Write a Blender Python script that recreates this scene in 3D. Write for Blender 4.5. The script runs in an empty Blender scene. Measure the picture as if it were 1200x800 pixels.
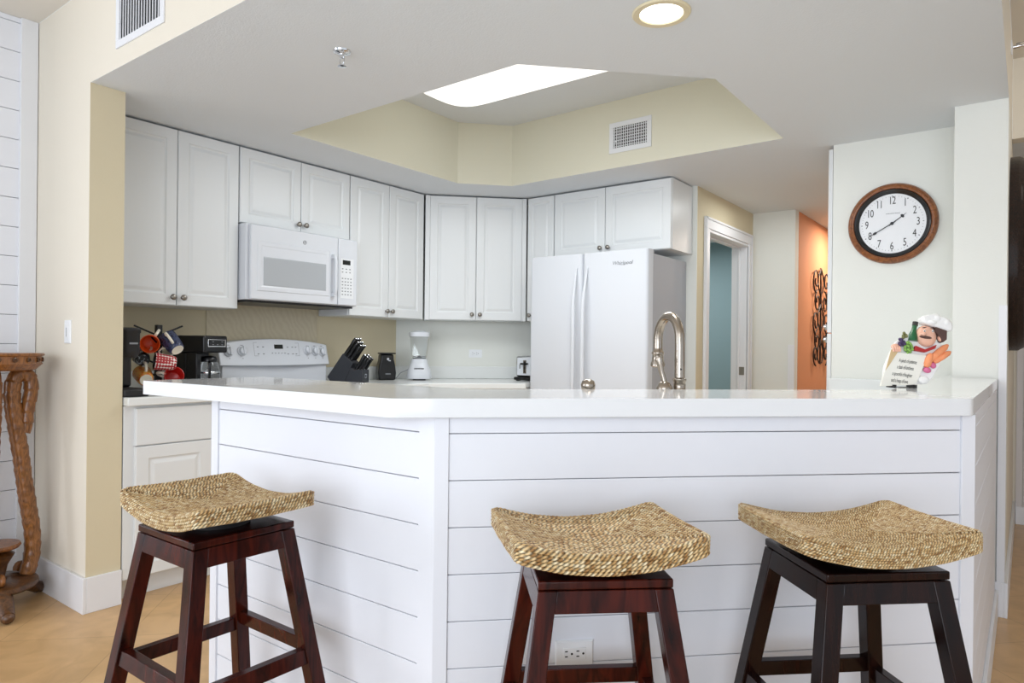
import bpy, bmesh, math, random
from mathutils import Vector, Matrix, Quaternion
from mathutils.geometry import tessellate_polygon
random.seed(7)
S = bpy.context.scene
COL = S.collection
PI = math.pi
R = math.radians

# ------------------------------------------------------------------ camera
cam_d = bpy.data.cameras.new('camera')
cam = bpy.data.objects.new('camera', cam_d)
COL.objects.link(cam)
cam_d.sensor_width = 36
cam_d.lens = 801.0 / 1200 * 36
cam_d.shift_y = 8.0 / 1200
cam_d.clip_start = 0.05
cam.matrix_world = (Matrix.Translation((0, 0, 1.15)) @ Matrix.Rotation(R(37.06), 4, 'Z')
                    @ Matrix.Rotation(R(90), 4, 'X') @ Matrix.Rotation(0.0105, 4, 'Z'))
S.camera = cam

# ------------------------------------------------------------------ light
S.view_settings.view_transform = 'Standard'
S.view_settings.look = 'None'
S.view_settings.exposure = -0.04
S.view_settings.gamma = 1.0
S.view_settings.use_curve_mapping = False
W = bpy.data.worlds.new('world'); S.world = W; W.use_nodes = True
W.node_tree.nodes['Background'].inputs[0].default_value = (0.87, 0.95, 1.05, 1)
W.node_tree.nodes['Background'].inputs[1].default_value = 0.95


def area(name, loc, target, sx, sy, power, color=(1, 1, 1), spread=180):
    d = bpy.data.lights.new(name, 'AREA'); d.shape = 'RECTANGLE'
    d.size = sx; d.size_y = sy; d.energy = power; d.color = color; d.spread = R(spread)
    o = bpy.data.objects.new(name, d); COL.objects.link(o)
    o.location = loc
    o.rotation_euler = (Vector(target) - Vector(loc)).to_track_quat('-Z', 'Y').to_euler()
    return o


area('window_daylight', (-4.6, -2.3, 1.5), (-2.2, 1.2, 0.9), 1.1, 1.5, 42, (0.93, 0.97, 1.05))
area('balcony_daylight', (0.6, -3.6, 1.7), (-1.0, 2.0, 1.2), 4.5, 2.4, 150, (0.88, 0.95, 1.06))

# ------------------------------------------------------------------ materials
MATS = {}


def srgb(c):
    return tuple((v / 255 / 12.92) if v / 255 <= 0.04045 else ((v / 255 + 0.055) / 1.055) ** 2.4 for v in c) + (1,)


def mat(name, rgb, rough=0.5, metal=0.0, spec=0.5, coat=0.0, bump=0.0, bscale=60, var=0.0, vscale=3, trans=0.0,
        emis=None, estr=0.0, alpha=1.0):
    m = bpy.data.materials.new(name); m.use_nodes = True
    nt = m.node_tree; b = nt.nodes['Principled BSDF']
    col = srgb(rgb)
    b.inputs['Base Color'].default_value = col
    b.inputs['Roughness'].default_value = rough
    b.inputs['Metallic'].default_value = metal
    b.inputs['Specular IOR Level'].default_value = spec
    b.inputs['Coat Weight'].default_value = coat
    b.inputs['Coat Roughness'].default_value = 0.06
    b.inputs['Transmission Weight'].default_value = trans
    b.inputs['Alpha'].default_value = alpha
    if emis:
        b.inputs['Emission Color'].default_value = srgb(emis); b.inputs['Emission Strength'].default_value = estr
    if var or bump:
        tc = nt.nodes.new('ShaderNodeTexCoord')
    if var:
        n = nt.nodes.new('ShaderNodeTexNoise'); n.inputs['Scale'].default_value = vscale; n.inputs['Detail'].default_value = 5
        nt.links.new(tc.outputs['Object'], n.inputs['Vector'])
        mx = nt.nodes.new('ShaderNodeMix'); mx.data_type = 'RGBA'
        mx.inputs[6].default_value = tuple(v * (1 - var) for v in col[:3]) + (1,)
        mx.inputs[7].default_value = tuple(min(1, v * (1 + var)) for v in col[:3]) + (1,)
        nt.links.new(n.outputs['Fac'], mx.inputs[0]); nt.links.new(mx.outputs[2], b.inputs['Base Color'])
    if bump:
        n2 = nt.nodes.new('ShaderNodeTexNoise'); n2.inputs['Scale'].default_value = bscale
        nt.links.new(tc.outputs['Object'], n2.inputs['Vector'])
        bp = nt.nodes.new('ShaderNodeBump'); bp.inputs['Strength'].default_value = bump; bp.inputs['Distance'].default_value = 0.002
        nt.links.new(n2.outputs['Fac'], bp.inputs['Height']); nt.links.new(bp.outputs['Normal'], b.inputs['Normal'])
    MATS[name] = m
    return m


M_white = mat('white_paint', (232, 234, 238), 0.42, spec=0.4)
M_ship = mat('white_shiplap_paint', (234, 236, 242), 0.4, spec=0.4)
M_gap = mat('shiplap_gap', (160, 162, 168), 0.8)
M_cab = mat('white_thermofoil', (228, 230, 230), 0.35, spec=0.4)
M_trim = mat('white_trim_paint', (232, 233, 236), 0.4)
M_cream = mat('cream_wall_paint', (230, 223, 208), 0.75, bump=0.25, bscale=140)
M_tray = mat('tray_wall_paint', (228, 225, 206), 0.75, bump=0.2, bscale=140)
M_creamlight = mat('pale_wall_paint', (232, 233, 226), 0.75, bump=0.2, bscale=140)
M_tan = mat('tan_wall_paint', (216, 204, 174), 0.75, bump=0.2, bscale=140)
M_ceil = mat('ceiling_paint', (225, 230, 234), 0.85, bump=0.4, bscale=160)
M_ceil2 = mat('living_ceiling_paint', (230, 224, 214), 0.85, bump=0.3, bscale=160)
M_quartz = mat('white_quartz', (236, 238, 240), 0.07, spec=0.55)
M_quartz2 = mat('white_solid_surface', (232, 234, 232), 0.2, spec=0.5)
M_teal = mat('teal_wall_paint', (150, 172, 178), 0.8)
M_orange = mat('terracotta_wall_paint', (222, 152, 108), 0.8)
M_steel = mat('brushed_nickel', (168, 158, 146), 0.25, metal=1.0)
M_knob = mat('dark_nickel', (150, 145, 138), 0.3, metal=1.0)
M_chrome = mat('chrome', (225, 226, 228), 0.12, metal=1.0)
M_black = mat('black_plastic', (18, 18, 20), 0.3)
M_blackm = mat('matte_black', (22, 22, 24), 0.55)
M_char = mat('charcoal_block', (48, 50, 56), 0.55, bump=0.2, bscale=200)
M_appl = mat('white_appliance', (222, 225, 230), 0.25, spec=0.45)
M_fridge = mat('fridge_white', (216, 219, 224), 0.5, spec=0.25)
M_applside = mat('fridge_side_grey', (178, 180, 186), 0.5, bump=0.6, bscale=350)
M_stove = mat('white_enamel', (222, 225, 230), 0.25)
M_display = mat('dark_display', (20, 26, 24), 0.2)
M_mwin = mat('microwave_window', (178, 182, 186), 0.15)
M_greymark = mat('grey_print', (130, 132, 136), 0.5)
M_darkmark = mat('dark_print', (50, 50, 54), 0.5)
M_slot = mat('slot_black', (20, 20, 20), 0.6)
M_plug = mat('outlet_white', (238, 240, 242), 0.35)
M_glass = mat('clear_glass', (240, 244, 246), 0.03, trans=0.9, spec=0.5)
M_lamp = mat('lit_diffuser', (255, 255, 255), 0.5, emis=(255, 255, 250), estr=1.15)
M_lamp2 = mat('lit_lamp_lens', (255, 255, 255), 0.5, emis=(255, 248, 232), estr=4.0)
M_rim = mat('cream_lamp_trim', (226, 214, 180), 0.4)
M_duct = mat('duct_dark', (48, 50, 54), 0.8)
M_orangec = mat('orange_glaze', (236, 92, 30), 0.3)
M_redc = mat('red_glaze', (196, 34, 28), 0.3)
M_ivory = mat('ivory_glaze', (232, 224, 206), 0.35)
M_dial = mat('clock_dial', (240, 241, 243), 0.5)
M_clockblack = mat('clock_black_ring', (22, 22, 26), 0.3, coat=0.4)
M_skin = mat('painted_skin', (232, 182, 158), 0.5)
M_hat = mat('painted_hat_white', (240, 240, 238), 0.55)
M_hair = mat('painted_hair_brown', (84, 58, 52), 0.55)
M_green = mat('bottle_green', (32, 96, 58), 0.3)
M_lime = mat('grape_green', (130, 176, 84), 0.4)
M_purple = mat('grape_purple', (66, 48, 88), 0.4)
M_bread = mat('bread_orange', (240, 152, 104), 0.6, var=0.15, vscale=60)
M_pink = mat('radish_pink', (214, 110, 150), 0.45)
M_paper = mat('parchment', (238, 236, 226), 0.7)
M_ink = mat('ink', (50, 48, 46), 0.7)
M_redtie = mat('red_neckerchief', (170, 36, 36), 0.5)
M_iron = mat('wrought_iron', (52, 38, 30), 0.5, metal=0.4)
M_brass = mat('brass_tip', (190, 160, 90), 0.3, metal=1)


def wood(name, c1, c2, rough=0.3, scale=(3, 3, 0.4), dist=3.0, coat=0.3, nscale=6):
    m = bpy.data.materials.new(name); m.use_nodes = True; nt = m.node_tree; b = nt.nodes['Principled BSDF']
    tc = nt.nodes.new('ShaderNodeTexCoord'); mp = nt.nodes.new('ShaderNodeMapping')
    mp.inputs['Scale'].default_value = scale
    n = nt.nodes.new('ShaderNodeTexNoise'); n.inputs['Scale'].default_value = nscale; n.inputs['Detail'].default_value = 8
    n.inputs['Distortion'].default_value = dist
    cr = nt.nodes.new('ShaderNodeValToRGB')
    cr.color_ramp.elements[0].color = srgb(c1); cr.color_ramp.elements[1].color = srgb(c2)
    cr.color_ramp.elements[0].position = 0.3; cr.color_ramp.elements[1].position = 0.72
    nt.links.new(tc.outputs['Object'], mp.inputs[0]); nt.links.new(mp.outputs[0], n.inputs['Vector'])
    nt.links.new(n.outputs['Fac'], cr.inputs[0]); nt.links.new(cr.outputs[0], b.inputs['Base Color'])
    b.inputs['Roughness'].default_value = rough; b.inputs['Coat Weight'].default_value = coat
    b.inputs['Coat Roughness'].default_value = 0.12
    return m


M_mahog = wood('dark_mahogany', (28, 10, 8), (78, 26, 15), 0.2, coat=0.0)
M_mahog2 = wood('near_black_mahogany', (17, 9, 8), (38, 17, 11), 0.2, coat=0.0)
for _m in (M_mahog, M_mahog2): _m.node_tree.nodes['Principled BSDF'].inputs['Specular IOR Level'].default_value = 0.22
M_seatboard = mat('dark_seat_board', (14, 20, 24), 0.3)
M_clockwood = wood('walnut_clock_wood', (104, 56, 28), (160, 98, 52), 0.3, (4, 4, 4), coat=0.15)
M_carve = wood('carved_brown_wood', (96, 54, 22), (166, 106, 50), 0.38, (5, 5, 2), coat=0.35)
M_carvedark = wood('dark_carved_base', (58, 34, 16), (110, 70, 34), 0.4, (5, 5, 5), coat=0.3)
M_trunk = wood('carved_trunk_wood', (98, 58, 24), (164, 108, 54), 0.35, (6, 6, 2), coat=0.35)
M_mirror = wood('dark_bronze_wood', (16, 10, 9), (66, 38, 26), 0.35, (8, 8, 8), coat=0.1)
_n = M_mirror.node_tree; _v = _n.nodes.new('ShaderNodeTexVoronoi'); _v.inputs['Scale'].default_value = 70
_b = _n.nodes.new('ShaderNodeBump'); _b.inputs['Strength'].default_value = 0.9; _b.inputs['Distance'].default_value = 0.01
_n.links.new(_v.outputs['Distance'], _b.inputs['Height']); _n.links.new(_b.outputs['Normal'], _n.nodes['Principled BSDF'].inputs['Normal'])

# floor: tan stone tiles laid diagonally
M_floor = bpy.data.materials.new('tan_stone_tile'); M_floor.use_nodes = True
nt = M_floor.node_tree; b = nt.nodes['Principled BSDF']
tc = nt.nodes.new('ShaderNodeTexCoord'); mp = nt.nodes.new('ShaderNodeMapping')
mp.inputs['Rotation'].default_value = (0, 0, R(45)); mp.inputs['Location'].default_value = (0.12, 0.2, 0)
br = nt.nodes.new('ShaderNodeTexBrick'); br.offset = 0.0
br.inputs['Scale'].default_value = 1.0; br.inputs['Brick Width'].default_value = 0.46; br.inputs['Row Height'].default_value = 0.46
br.inputs['Mortar Size'].default_value = 0.0025; br.inputs['Mortar Smooth'].default_value = 0.5
br.inputs['Color1'].default_value = srgb((206, 168, 120)); br.inputs['Color2'].default_value = srgb((200, 162, 114))
br.inputs['Mortar'].default_value = srgb((178, 142, 100))
ns = nt.nodes.new('ShaderNodeTexNoise'); ns.inputs['Scale'].default_value = 7; ns.inputs['Detail'].default_value = 8; ns.inputs['Distortion'].default_value = 1.2
mx = nt.nodes.new('ShaderNodeMix'); mx.data_type = 'RGBA'; mx.blend_type = 'MULTIPLY'; mx.inputs[0].default_value = 0.55
cr = nt.nodes.new('ShaderNodeValToRGB'); cr.color_ramp.elements[0].color = (0.72, 0.68, 0.62, 1); cr.color_ramp.elements[1].color = (1.1, 1.1, 1.1, 1)
cr.color_ramp.elements[0].position = 0.3; cr.color_ramp.elements[1].position = 0.65
nt.links.new(tc.outputs['Object'], mp.inputs[0]); nt.links.new(mp.outputs[0], br.inputs['Vector']); nt.links.new(tc.outputs['Object'], ns.inputs['Vector'])
nt.links.new(ns.outputs['Fac'], cr.inputs[0]); nt.links.new(br.outputs['Color'], mx.inputs[6]); nt.links.new(cr.outputs[0], mx.inputs[7])
nt.links.new(mx.outputs[2], b.inputs['Base Color']); b.inputs['Roughness'].default_value = 0.32

# seagrass rope: colour from per-strand attribute
M_rope = bpy.data.materials.new('seagrass_rope'); M_rope.use_nodes = True
nt = M_rope.node_tree; b = nt.nodes['Principled BSDF']
at = nt.nodes.new('ShaderNodeVertexColor'); at.layer_name = 'strand'
nt.links.new(at.outputs['Color'], b.inputs['Base Color']); b.inputs['Roughness'].default_value = 0.45
b.inputs['Specular IOR Level'].default_value = 0.4


def checker(name, c1, c2, scale, kind='checker'):
    m = bpy.data.materials.new(name); m.use_nodes = True; nt = m.node_tree; b = nt.nodes['Principled BSDF']
    tc = nt.nodes.new('ShaderNodeTexCoord')
    if kind == 'checker':
        t = nt.nodes.new('ShaderNodeTexVoronoi'); t.inputs['Scale'].default_value = scale; t.inputs['Randomness'].default_value = 0.0
        out = t.outputs['Distance']
    else:
        t = nt.nodes.new('ShaderNodeTexVoronoi'); t.inputs['Scale'].default_value = scale
        out = t.outputs['Distance']
    cr = nt.nodes.new('ShaderNodeValToRGB'); cr.color_ramp.interpolation = 'CONSTANT'
    cr.color_ramp.elements[0].color = srgb(c2); cr.color_ramp.elements[1].color = srgb(c1); cr.color_ramp.elements[1].position = 0.42
    nt.links.new(tc.outputs['Object'], t.inputs['Vector']); nt.links.new(out, cr.inputs[0]); nt.links.new(cr.outputs[0], b.inputs['Base Color'])
    b.inputs['Roughness'].default_value = 0.35
    return m


M_redpat = checker('red_white_pattern', (236, 226, 218), (172, 38, 42), 75)
M_redpat.node_tree.nodes['Color Ramp'].color_ramp.elements[1].position = 0.56
M_navypat = checker('navy_pattern', (58, 66, 98), (22, 27, 52), 90, 'v')
M_orpat = checker('orange_pattern', (214, 150, 70), (214, 100, 34), 80, 'v')
M_blkpat = checker('black_pattern', (150, 160, 165), (16, 18, 24), 60, 'v')
M_blkpat.node_tree.nodes['Color Ramp'].color_ramp.elements[1].position = 0.62

# swirl-printed splash plate behind the range
M_plate = bpy.data.materials.new('swirled_splash_plate'); M_plate.use_nodes = True
nt = M_plate.node_tree; b = nt.nodes['Principled BSDF']
tc = nt.nodes.new('ShaderNodeTexCoord'); wv = nt.nodes.new('ShaderNodeTexWave'); wv.wave_type = 'RINGS'
wv.inputs['Scale'].default_value = 9; wv.inputs['Distortion'].default_value = 7; wv.inputs['Detail'].default_value = 2; wv.inputs['Detail Scale'].default_value = 1.2
cr = nt.nodes.new('ShaderNodeValToRGB'); cr.color_ramp.elements[0].color = srgb((204, 192, 164)); cr.color_ramp.elements[1].color = srgb((210, 199, 172))
nt.links.new(tc.outputs['Object'], wv.inputs['Vector']); nt.links.new(wv.outputs['Fac'], cr.inputs[0]); nt.links.new(cr.outputs[0], b.inputs['Base Color'])
b.inputs['Roughness'].default_value = 0.25


# ------------------------------------------------------------------ mesh helpers
class MB:
    def __init__(s):
        s.v = []; s.f = []; s.mi = []; s.ms = []; s.cur = 0; s.smooth = []; s.sm = False

    def use(s, m, smooth=False):
        if m not in s.ms: s.ms.append(m)
        s.cur = s.ms.index(m); s.sm = smooth
        return s

    def add(s, vs, fs, T=None):
        o = len(s.v)
        for p in vs:
            p = Vector(p)
            s.v.append(T @ p if T is not None else p)
        for f in fs:
            s.f.append([i + o for i in f]); s.mi.append(s.cur); s.smooth.append(s.sm)
        return s

    def box(s, x0, x1, y0, y1, z0, z1, T=None):
        v = [(x0, y0, z0), (x1, y0, z0), (x1, y1, z0), (x0, y1, z0), (x0, y0, z1), (x1, y0, z1), (x1, y1, z1), (x0, y1, z1)]
        return s.add(v, [(0, 3, 2, 1), (4, 5, 6, 7), (0, 1, 5, 4), (1, 2, 6, 5), (2, 3, 7, 6), (3, 0, 4, 7)], T)

    def hexa(s, b4, t4, T=None):
        return s.add(list(b4) + list(t4), [(0, 3, 2, 1), (4, 5, 6, 7), (0, 1, 5, 4), (1, 2, 6, 5), (2, 3, 7, 6), (3, 0, 4, 7)], T)

    def prism(s, poly, z0, z1, T=None):
        n = len(poly)
        v = [(x, y, z0) for x, y in poly] + [(x, y, z1) for x, y in poly]
        fs = [(i, (i + 1) % n, n + (i + 1) % n, n + i) for i in range(n)]
        tr = tessellate_polygon([[Vector((x, y, 0)) for x, y in poly]])
        for t in tr:
            a, b_, c = t
            A, B, C_ = (Vector(poly[i]) for i in t)
            if (B - A).cross(C_ - A) < 0: a, b_, c = a, c, b_
            fs.append((n + a, n + b_, n + c)); fs.append((a, c, b_))
        return s.add(v, fs, T)

    def lathe(s, prof, seg=24, T=None, cap=True):
        v = []; fs = []
        for r_, z in prof:
            for k in range(seg):
                a = 2 * PI * k / seg; v.append((r_ * math.cos(a), r_ * math.sin(a), z))
        for i in range(len(prof) - 1):
            for k in range(seg):
                k2 = (k + 1) % seg
                fs.append((i * seg + k, i * seg + k2, (i + 1) * seg + k2, (i + 1) * seg + k))
        if cap:
            fs.append(tuple(reversed(range(seg)))); fs.append(tuple((len(prof) - 1) * seg + k for k in range(seg)))
        return s.add(v, fs, T)

    def cyl(s, p0, p1, r0, r1=None, seg=16):
        p0 = Vector(p0); p1 = Vector(p1); d = p1 - p0
        T = Matrix.Translation(p0) @ d.to_track_quat('Z', 'Y').to_matrix().to_4x4()
        return s.lathe([(r0, 0), (r0 if r1 is None else r1, d.length)], seg, T)

    def tube(s, pts, rad, seg=10, cap=True, sx=1.0, sy=1.0, closed=False):
        pts = [Vector(p) for p in pts]; n = len(pts)
        rads = rad if isinstance(rad, (list, tuple)) else [rad] * n
        v = []; fs = []; prev = None
        for i, p in enumerate(pts):
            if closed: t = pts[(i + 1) % n] - pts[i - 1]
            else: t = pts[min(i + 1, n - 1)] - pts[max(i - 1, 0)]
            t.normalize()
            if prev is None:
                up = Vector((0, 0, 1)) if abs(t.z) < 0.9 else Vector((1, 0, 0))
                a = t.cross(up).normalized()
            else:
                a = (prev - t * prev.dot(t)).normalized()
            prev = a; c = t.cross(a)
            for k in range(seg):
                an = 2 * PI * k / seg
                v.append(p + a * (math.cos(an) * rads[i] * sx) + c * (math.sin(an) * rads[i] * sy))
        m = n if closed else n - 1
        for i in range(m):
            j = (i + 1) % n
            for k in range(seg):
                k2 = (k + 1) % seg
                fs.append((i * seg + k, i * seg + k2, j * seg + k2, j * seg + k))
        if cap and not closed:
            fs.append(tuple(reversed(range(seg)))); fs.append(tuple((n - 1) * seg + k for k in range(seg)))
        return s.add(v, fs)

    def ball(s, c, rx, ry=None, rz=None, seg=14, rings=9, T=None):
        ry = ry or rx; rz = rz or rx
        v = [(0, 0, -1)]; fs = []
        for i in range(1, rings):
            a = -PI / 2 + PI * i / rings
            for k in range(seg):
                b_ = 2 * PI * k / seg; v.append((math.cos(a) * math.cos(b_), math.cos(a) * math.sin(b_), math.sin(a)))
        v.append((0, 0, 1)); L = len(v) - 1
        v = [(c[0] + x * rx, c[1] + y * ry, c[2] + z * rz) for x, y, z in v]
        for k in range(seg):
            k2 = (k + 1) % seg
            fs.append((0, 1 + k2, 1 + k)); fs.append((L, L - seg + k, L - seg + k2))
        for i in range(rings - 2):
            for k in range(seg):
                k2 = (k + 1) % seg
                a = 1 + i * seg
                fs.append((a + k, a + k2, a + seg + k2, a + seg + k))
        return s.add(v, fs, T)

    def mesh(s, me, T=None):
        return s.add([v.co for v in me.vertices], [list(p.vertices) for p in me.polygons], T)

    def build(s, name, parent=None, bevel=0.0, bseg=2, loc=None, rotz=0.0, fix=True):
        me = bpy.data.meshes.new(name)
        me.from_pydata([tuple(p) for p in s.v], [], s.f)
        for m in s.ms: me.materials.append(m)
        me.polygons.foreach_set('material_index', s.mi)
        me.polygons.foreach_set('use_smooth', s.smooth)
        me.update()
        if fix:
            bm = bmesh.new(); bm.from_mesh(me); bmesh.ops.recalc_face_normals(bm, faces=bm.faces); bm.to_mesh(me); bm.free()
        o = bpy.data.objects.new(name, me); COL.objects.link(o)
        if parent: o.parent = parent
        if loc is not None: o.location = loc
        if rotz: o.rotation_euler = (0, 0, rotz)
        if bevel:
            bv = o.modifiers.new('bevel', 'BEVEL'); bv.width = bevel; bv.segments = bseg; bv.limit_method = 'ANGLE'
            bv.angle_limit = R(40); bv.harden_normals = False
            for p in me.polygons: p.use_smooth = True
            try: me.set_sharp_from_angle(angle=R(35))
            except Exception: pass
        elif any(s.smooth):
            try: me.set_sharp_from_angle(angle=R(45))
            except Exception: pass
        return o


def text_mesh(t, size, ext=0.0, align='CENTER', shear=0.0, space=1.0):
    c = bpy.data.curves.new('txt', 'FONT'); c.body = t; c.size = size; c.align_x = align; c.align_y = 'CENTER'
    c.extrude = ext; c.shear = shear; c.resolution_u = 3; c.space_character = space
    o = bpy.data.objects.new('txt', c); COL.objects.link(o)
    dg = bpy.context.evaluated_depsgraph_get()
    me = bpy.data.meshes.new_from_object(o.evaluated_get(dg))
    bpy.data.objects.remove(o)
    return me


FR = Matrix.Rotation(R(90), 4, 'X')     # text plane XY -> facing local -Y


def struct(mb, name, **k):
    o = mb.build(name, **k); o['kind'] = 'structure'; return o


def thing(name, label, cat, loc=(0, 0, 0), rotz=0.0, group=None):
    o = bpy.data.objects.new(name, None); COL.objects.link(o)
    o.empty_display_size = 0.05
    o.location = loc; o.rotation_euler = (0, 0, rotz)
    return tag(o, label, cat, group)


def tag(o, label, cat, group=None):
    o['label'] = label; o['category'] = cat
    if group: o['group'] = group
    return o


def copy_tree(o, parent=None):
    c = o.copy(); COL.objects.link(c)
    if parent: c.parent = parent
    for ch in list(o.children): copy_tree(ch, c)
    return c


# ================================================================== STRUCTURE
CZ = 2.266; LZ = 2.68
struct(MB().use(M_floor).box(-6.0, 4.0, -6.0, 9.0, -0.1, 0.0), 'floor')

struct(MB().use(mat('pale_bounce_sheet', (222, 220, 216), 0.95)).box(-3.78, 4.0, -6.0, 0.25, 0.0003, 0.008), 'floor_bounce_sheet')  # unseen pale floor sheet, added to keep the bounced light neutral

# left shiplap wall of the living side (X = -3.8), boards with gaps
mb = MB().use(M_gap).box(-3.95, -3.815, 0.0, 1.25, 0, LZ)
mb.use(M_ship)
z = 0.0
pz = 0.137
lv = 1.01
while lv > 0: lv -= pz
z0 = max(lv, 0.0); zz = lv + pz
edges = [0.0]
while zz < LZ:
    edges.append(zz); zz += pz
edges.append(LZ)
for a, c in zip(edges[:-1], edges[1:]):
    mb.box(-3.82, -3.80, 0.0, 1.25, a + (0.0015 if a > 0 else 0), c - 0.0015)
struct(mb, 'wall_left')
struct(MB().use(M_trim).box(-3.805, -3.785, 1.165, 1.2345, 0.15, LZ), 'trim_1', bevel=0.002)

# pier and header wall, kitchen walls
struct(MB().use(M_cream).box(-3.95, -3.205, 1.237, 1.375, 0, LZ).box(-3.205, -0.078, 1.237, 1.255, CZ, LZ), 'wall_front')
# jamb face is painted tan
struct(MB().use(M_tan).box(-3.2055, -3.2035, 1.2375, 1.379, 0, CZ), 'wall_jamb')
struct(MB().use(M_tan).box(-3.95, -3.82, 1.3752, 3.60, 0, CZ), 'wall_kitchen')
struct(MB().use(M_creamlight).prism([(-3.82, 3.6002), (-4.0, 3.6002), (-4.0, 4.6), (-2.9702, 4.6), (-2.9702, 4.45)], 0, CZ), 'wall_corner')
struct(MB().use(M_creamlight).box(-2.97, -1.82, 4.45, 4.56, 0, CZ).box(-1.8202, -1.8, 4.45, 4.4599, 0, CZ), 'wall_back')

# hall: door wall X=-1.80, pale stub wall, terracotta wall, end wall
mb = MB().use(M_tan).box(-1.91, -1.80, 4.4601, 4.56, 0, CZ).box(-1.91, -1.80, 4.56, 4.64, 0, CZ).box(-1.91, -1.80, 4.64, 5.50, 2.0, CZ).box(-1.91, -1.80, 5.50, 5.63, 0, CZ)
struct(mb, 'wall_hall')
struct(MB().use(M_creamlight).box(-1.91, -1.47, 5.6301, 5.73, 0, CZ), 'wall_stub')
struct(MB().use(M_orange).box(-1.55, -1.468, 5.7301, 8.0, 0, CZ), 'wall_terracotta')
struct(MB().use(M_creamlight).box(-1.6, 2.5, 8.0, 8.1, 0, CZ), 'wall_end')
# teal room behind the open door
struct(MB().use(M_teal).box(-3.6, -1.92, 6.9, 7.0, 0, CZ).box(-3.7, -3.6, 4.6, 7.0, 0, CZ).box(-1.92, -1.551, 5.7301, 7.0, 0, CZ), 'wall_room')
# door frame
mb = MB().use(M_trim)
mb.box(-1.80, -1.782, 4.575, 4.648, 0, 2.0).box(-1.80, -1.782, 5.492, 5.568, 0, 2.0).box(-1.80, -1.782, 4.575, 5.568, 2.0, 2.08)
mb.box(-1.782, -1.776, 4.575, 4.592, 0, 2.08).box(-1.782, -1.776, 5.551, 5.568, 0, 2.08).box(-1.782, -1.776, 4.575, 5.568, 2.063, 2.08)
mb.box(-1.925, -1.79, 4.628, 4.648, 0, 2.0).box(-1.925, -1.79, 5.492, 5.512, 0, 2.0).box(-1.925, -1.79, 4.64, 5.50, 1.98, 2.0)
mb.box(-1.87, -1.855, 4.648, 4.66, 0, 1.98).box(-1.87, -1.855, 5.48, 5.492, 0, 1.98).box(-1.87, -1.855, 4.648, 5.492, 1.968, 1.98)
struct(mb, 'trim_2', bevel=0.003)

# kitchen ceiling with raised tray
tray = [(-3.10, 2.158), (-1.611, 2.150), (-1.036, 2.74), (-1.034, 3.712), (-2.845, 3.746), (-3.10, 3.472)]
outer = [(-4.0, 1.2555), (-0.0935, 1.2555), (-0.0935, 4.40), (2.5, 4.40), (2.5, 8.1), (-4.0, 8.1)]
mb = MB().use(M_ceil)
pts = outer + tray
tr = tessellate_polygon([[Vector((x, y, 0)) for x, y in outer], [Vector((x, y, 0)) for x, y in tray]])
vs = [(x, y, CZ) for x, y in pts]
mb.add(vs, [tuple(t) for t in tr])
mb.prism(tray, LZ, LZ + 0.04)
mb.use(M_tray)
n = len(tray)
mb.add([(x, y, CZ) for x, y in tray] + [(x, y, LZ) for x, y in tray], [(i, (i + 1) % n, n + (i + 1) % n, n + i) for i in range(n)])
struct(mb, 'ceiling', fix=False)
# strip of soffit underside right below header walls
struct(MB().use(M_ceil).box(-3.2, -0.076, 1.2371, 1.2555, CZ - 0.0005, CZ - 0.0001).box(-0.0935, -0.076, 1.2555, 3.68, CZ - 0.0005, CZ - 0.0001), 'ceiling_edge')
struct(MB().use(M_ceil2).box(-3.95, 4.0, -6.0, 1.236, LZ, LZ + 0.05).box(-0.0755, 4.0, 1.236, 4.40, LZ, LZ + 0.05), 'ceiling_living')
struct(MB().use(M_cream).box(-0.0934, -0.076, 1.2555, 4.3999, CZ + 0.0005, LZ), 'wall_header')
struct(MB().use(M_cream).box(-0.0755, 2.5, 4.3985, 4.50, CZ - 0.001, LZ), 'wall_hall_header')

# pillar and clock wall (right of hall)
struct(MB().use(M_creamlight).box(-0.275, -0.0765, 3.68, 4.05, 0, CZ).box(-0.85, -0.275, 3.995, 4.05, 0, CZ), 'wall_right')
struct(MB().use(M_cream).box(-0.29, -0.0765, 4.05, 5.75, 0, CZ), 'wall_passage')
struct(MB().use(M_cream).box(-0.29, 2.5, 5.7501, 5.85, 0, CZ), 'wall_far')
struct(MB().use(M_cream).box(1.6, 1.7, 3.0, 5.75, 0, LZ), 'wall_passage_right')
struct(MB().use(M_trim).box(-0.104, -0.0745, 3.668, 3.68, 0.152, 1.36).box(-0.0765, -0.0735, 3.668, 3.70, 0.152, 1.36), 'trim_3', bevel=0.002)
struct(MB().use(M_trim).box(-1.515, -1.466, 5.618, 5.63, 0, 1.2), 'trim_4', bevel=0.002)

# baseboards
mb = MB().use(M_trim)
mb.box(-3.80, -3.19, 1.222, 1.2365, 0, 0.152).box(-3.2035, -3.19, 1.2365, 1.379, 0, 0.152)
struct(mb, 'baseboard_left', bevel=0.002)
struct(MB().use(M_trim).box(-3.80, -3.785, 0.0, 1.221, 0, 0.152), 'baseboard_living', bevel=0.002)
struct(MB().use(M_trim).box(-0.13, -0.0765, 3.6655, 3.68, 0, 0.152).box(-0.0765, -0.062, 3.6655, 5.749, 0, 0.152), 'baseboard_right', bevel=0.002)
struct(MB().use(M_trim).box(-0.06, 1.6, 5.735, 5.75, 0, 0.12), 'baseboard_far', bevel=0.002)
struct(MB().use(M_trim).box(-1.80, -1.785, 4.4601, 4.574, 0, 0.15).box(-1.78, -1.452, 5.615, 5.63, 0, 0.15), 'baseboard_hall')
# beadboard on far passage wall
mb = MB().use(mat('beadboard_grey', (214, 210, 210), 0.45))
x = -0.060
while x < 1.5:
    mb.box(x, x + 0.036, 5.738, 5.75, 0.12, 2.05); x += 0.04
struct(mb, 'trim_5')

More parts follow.
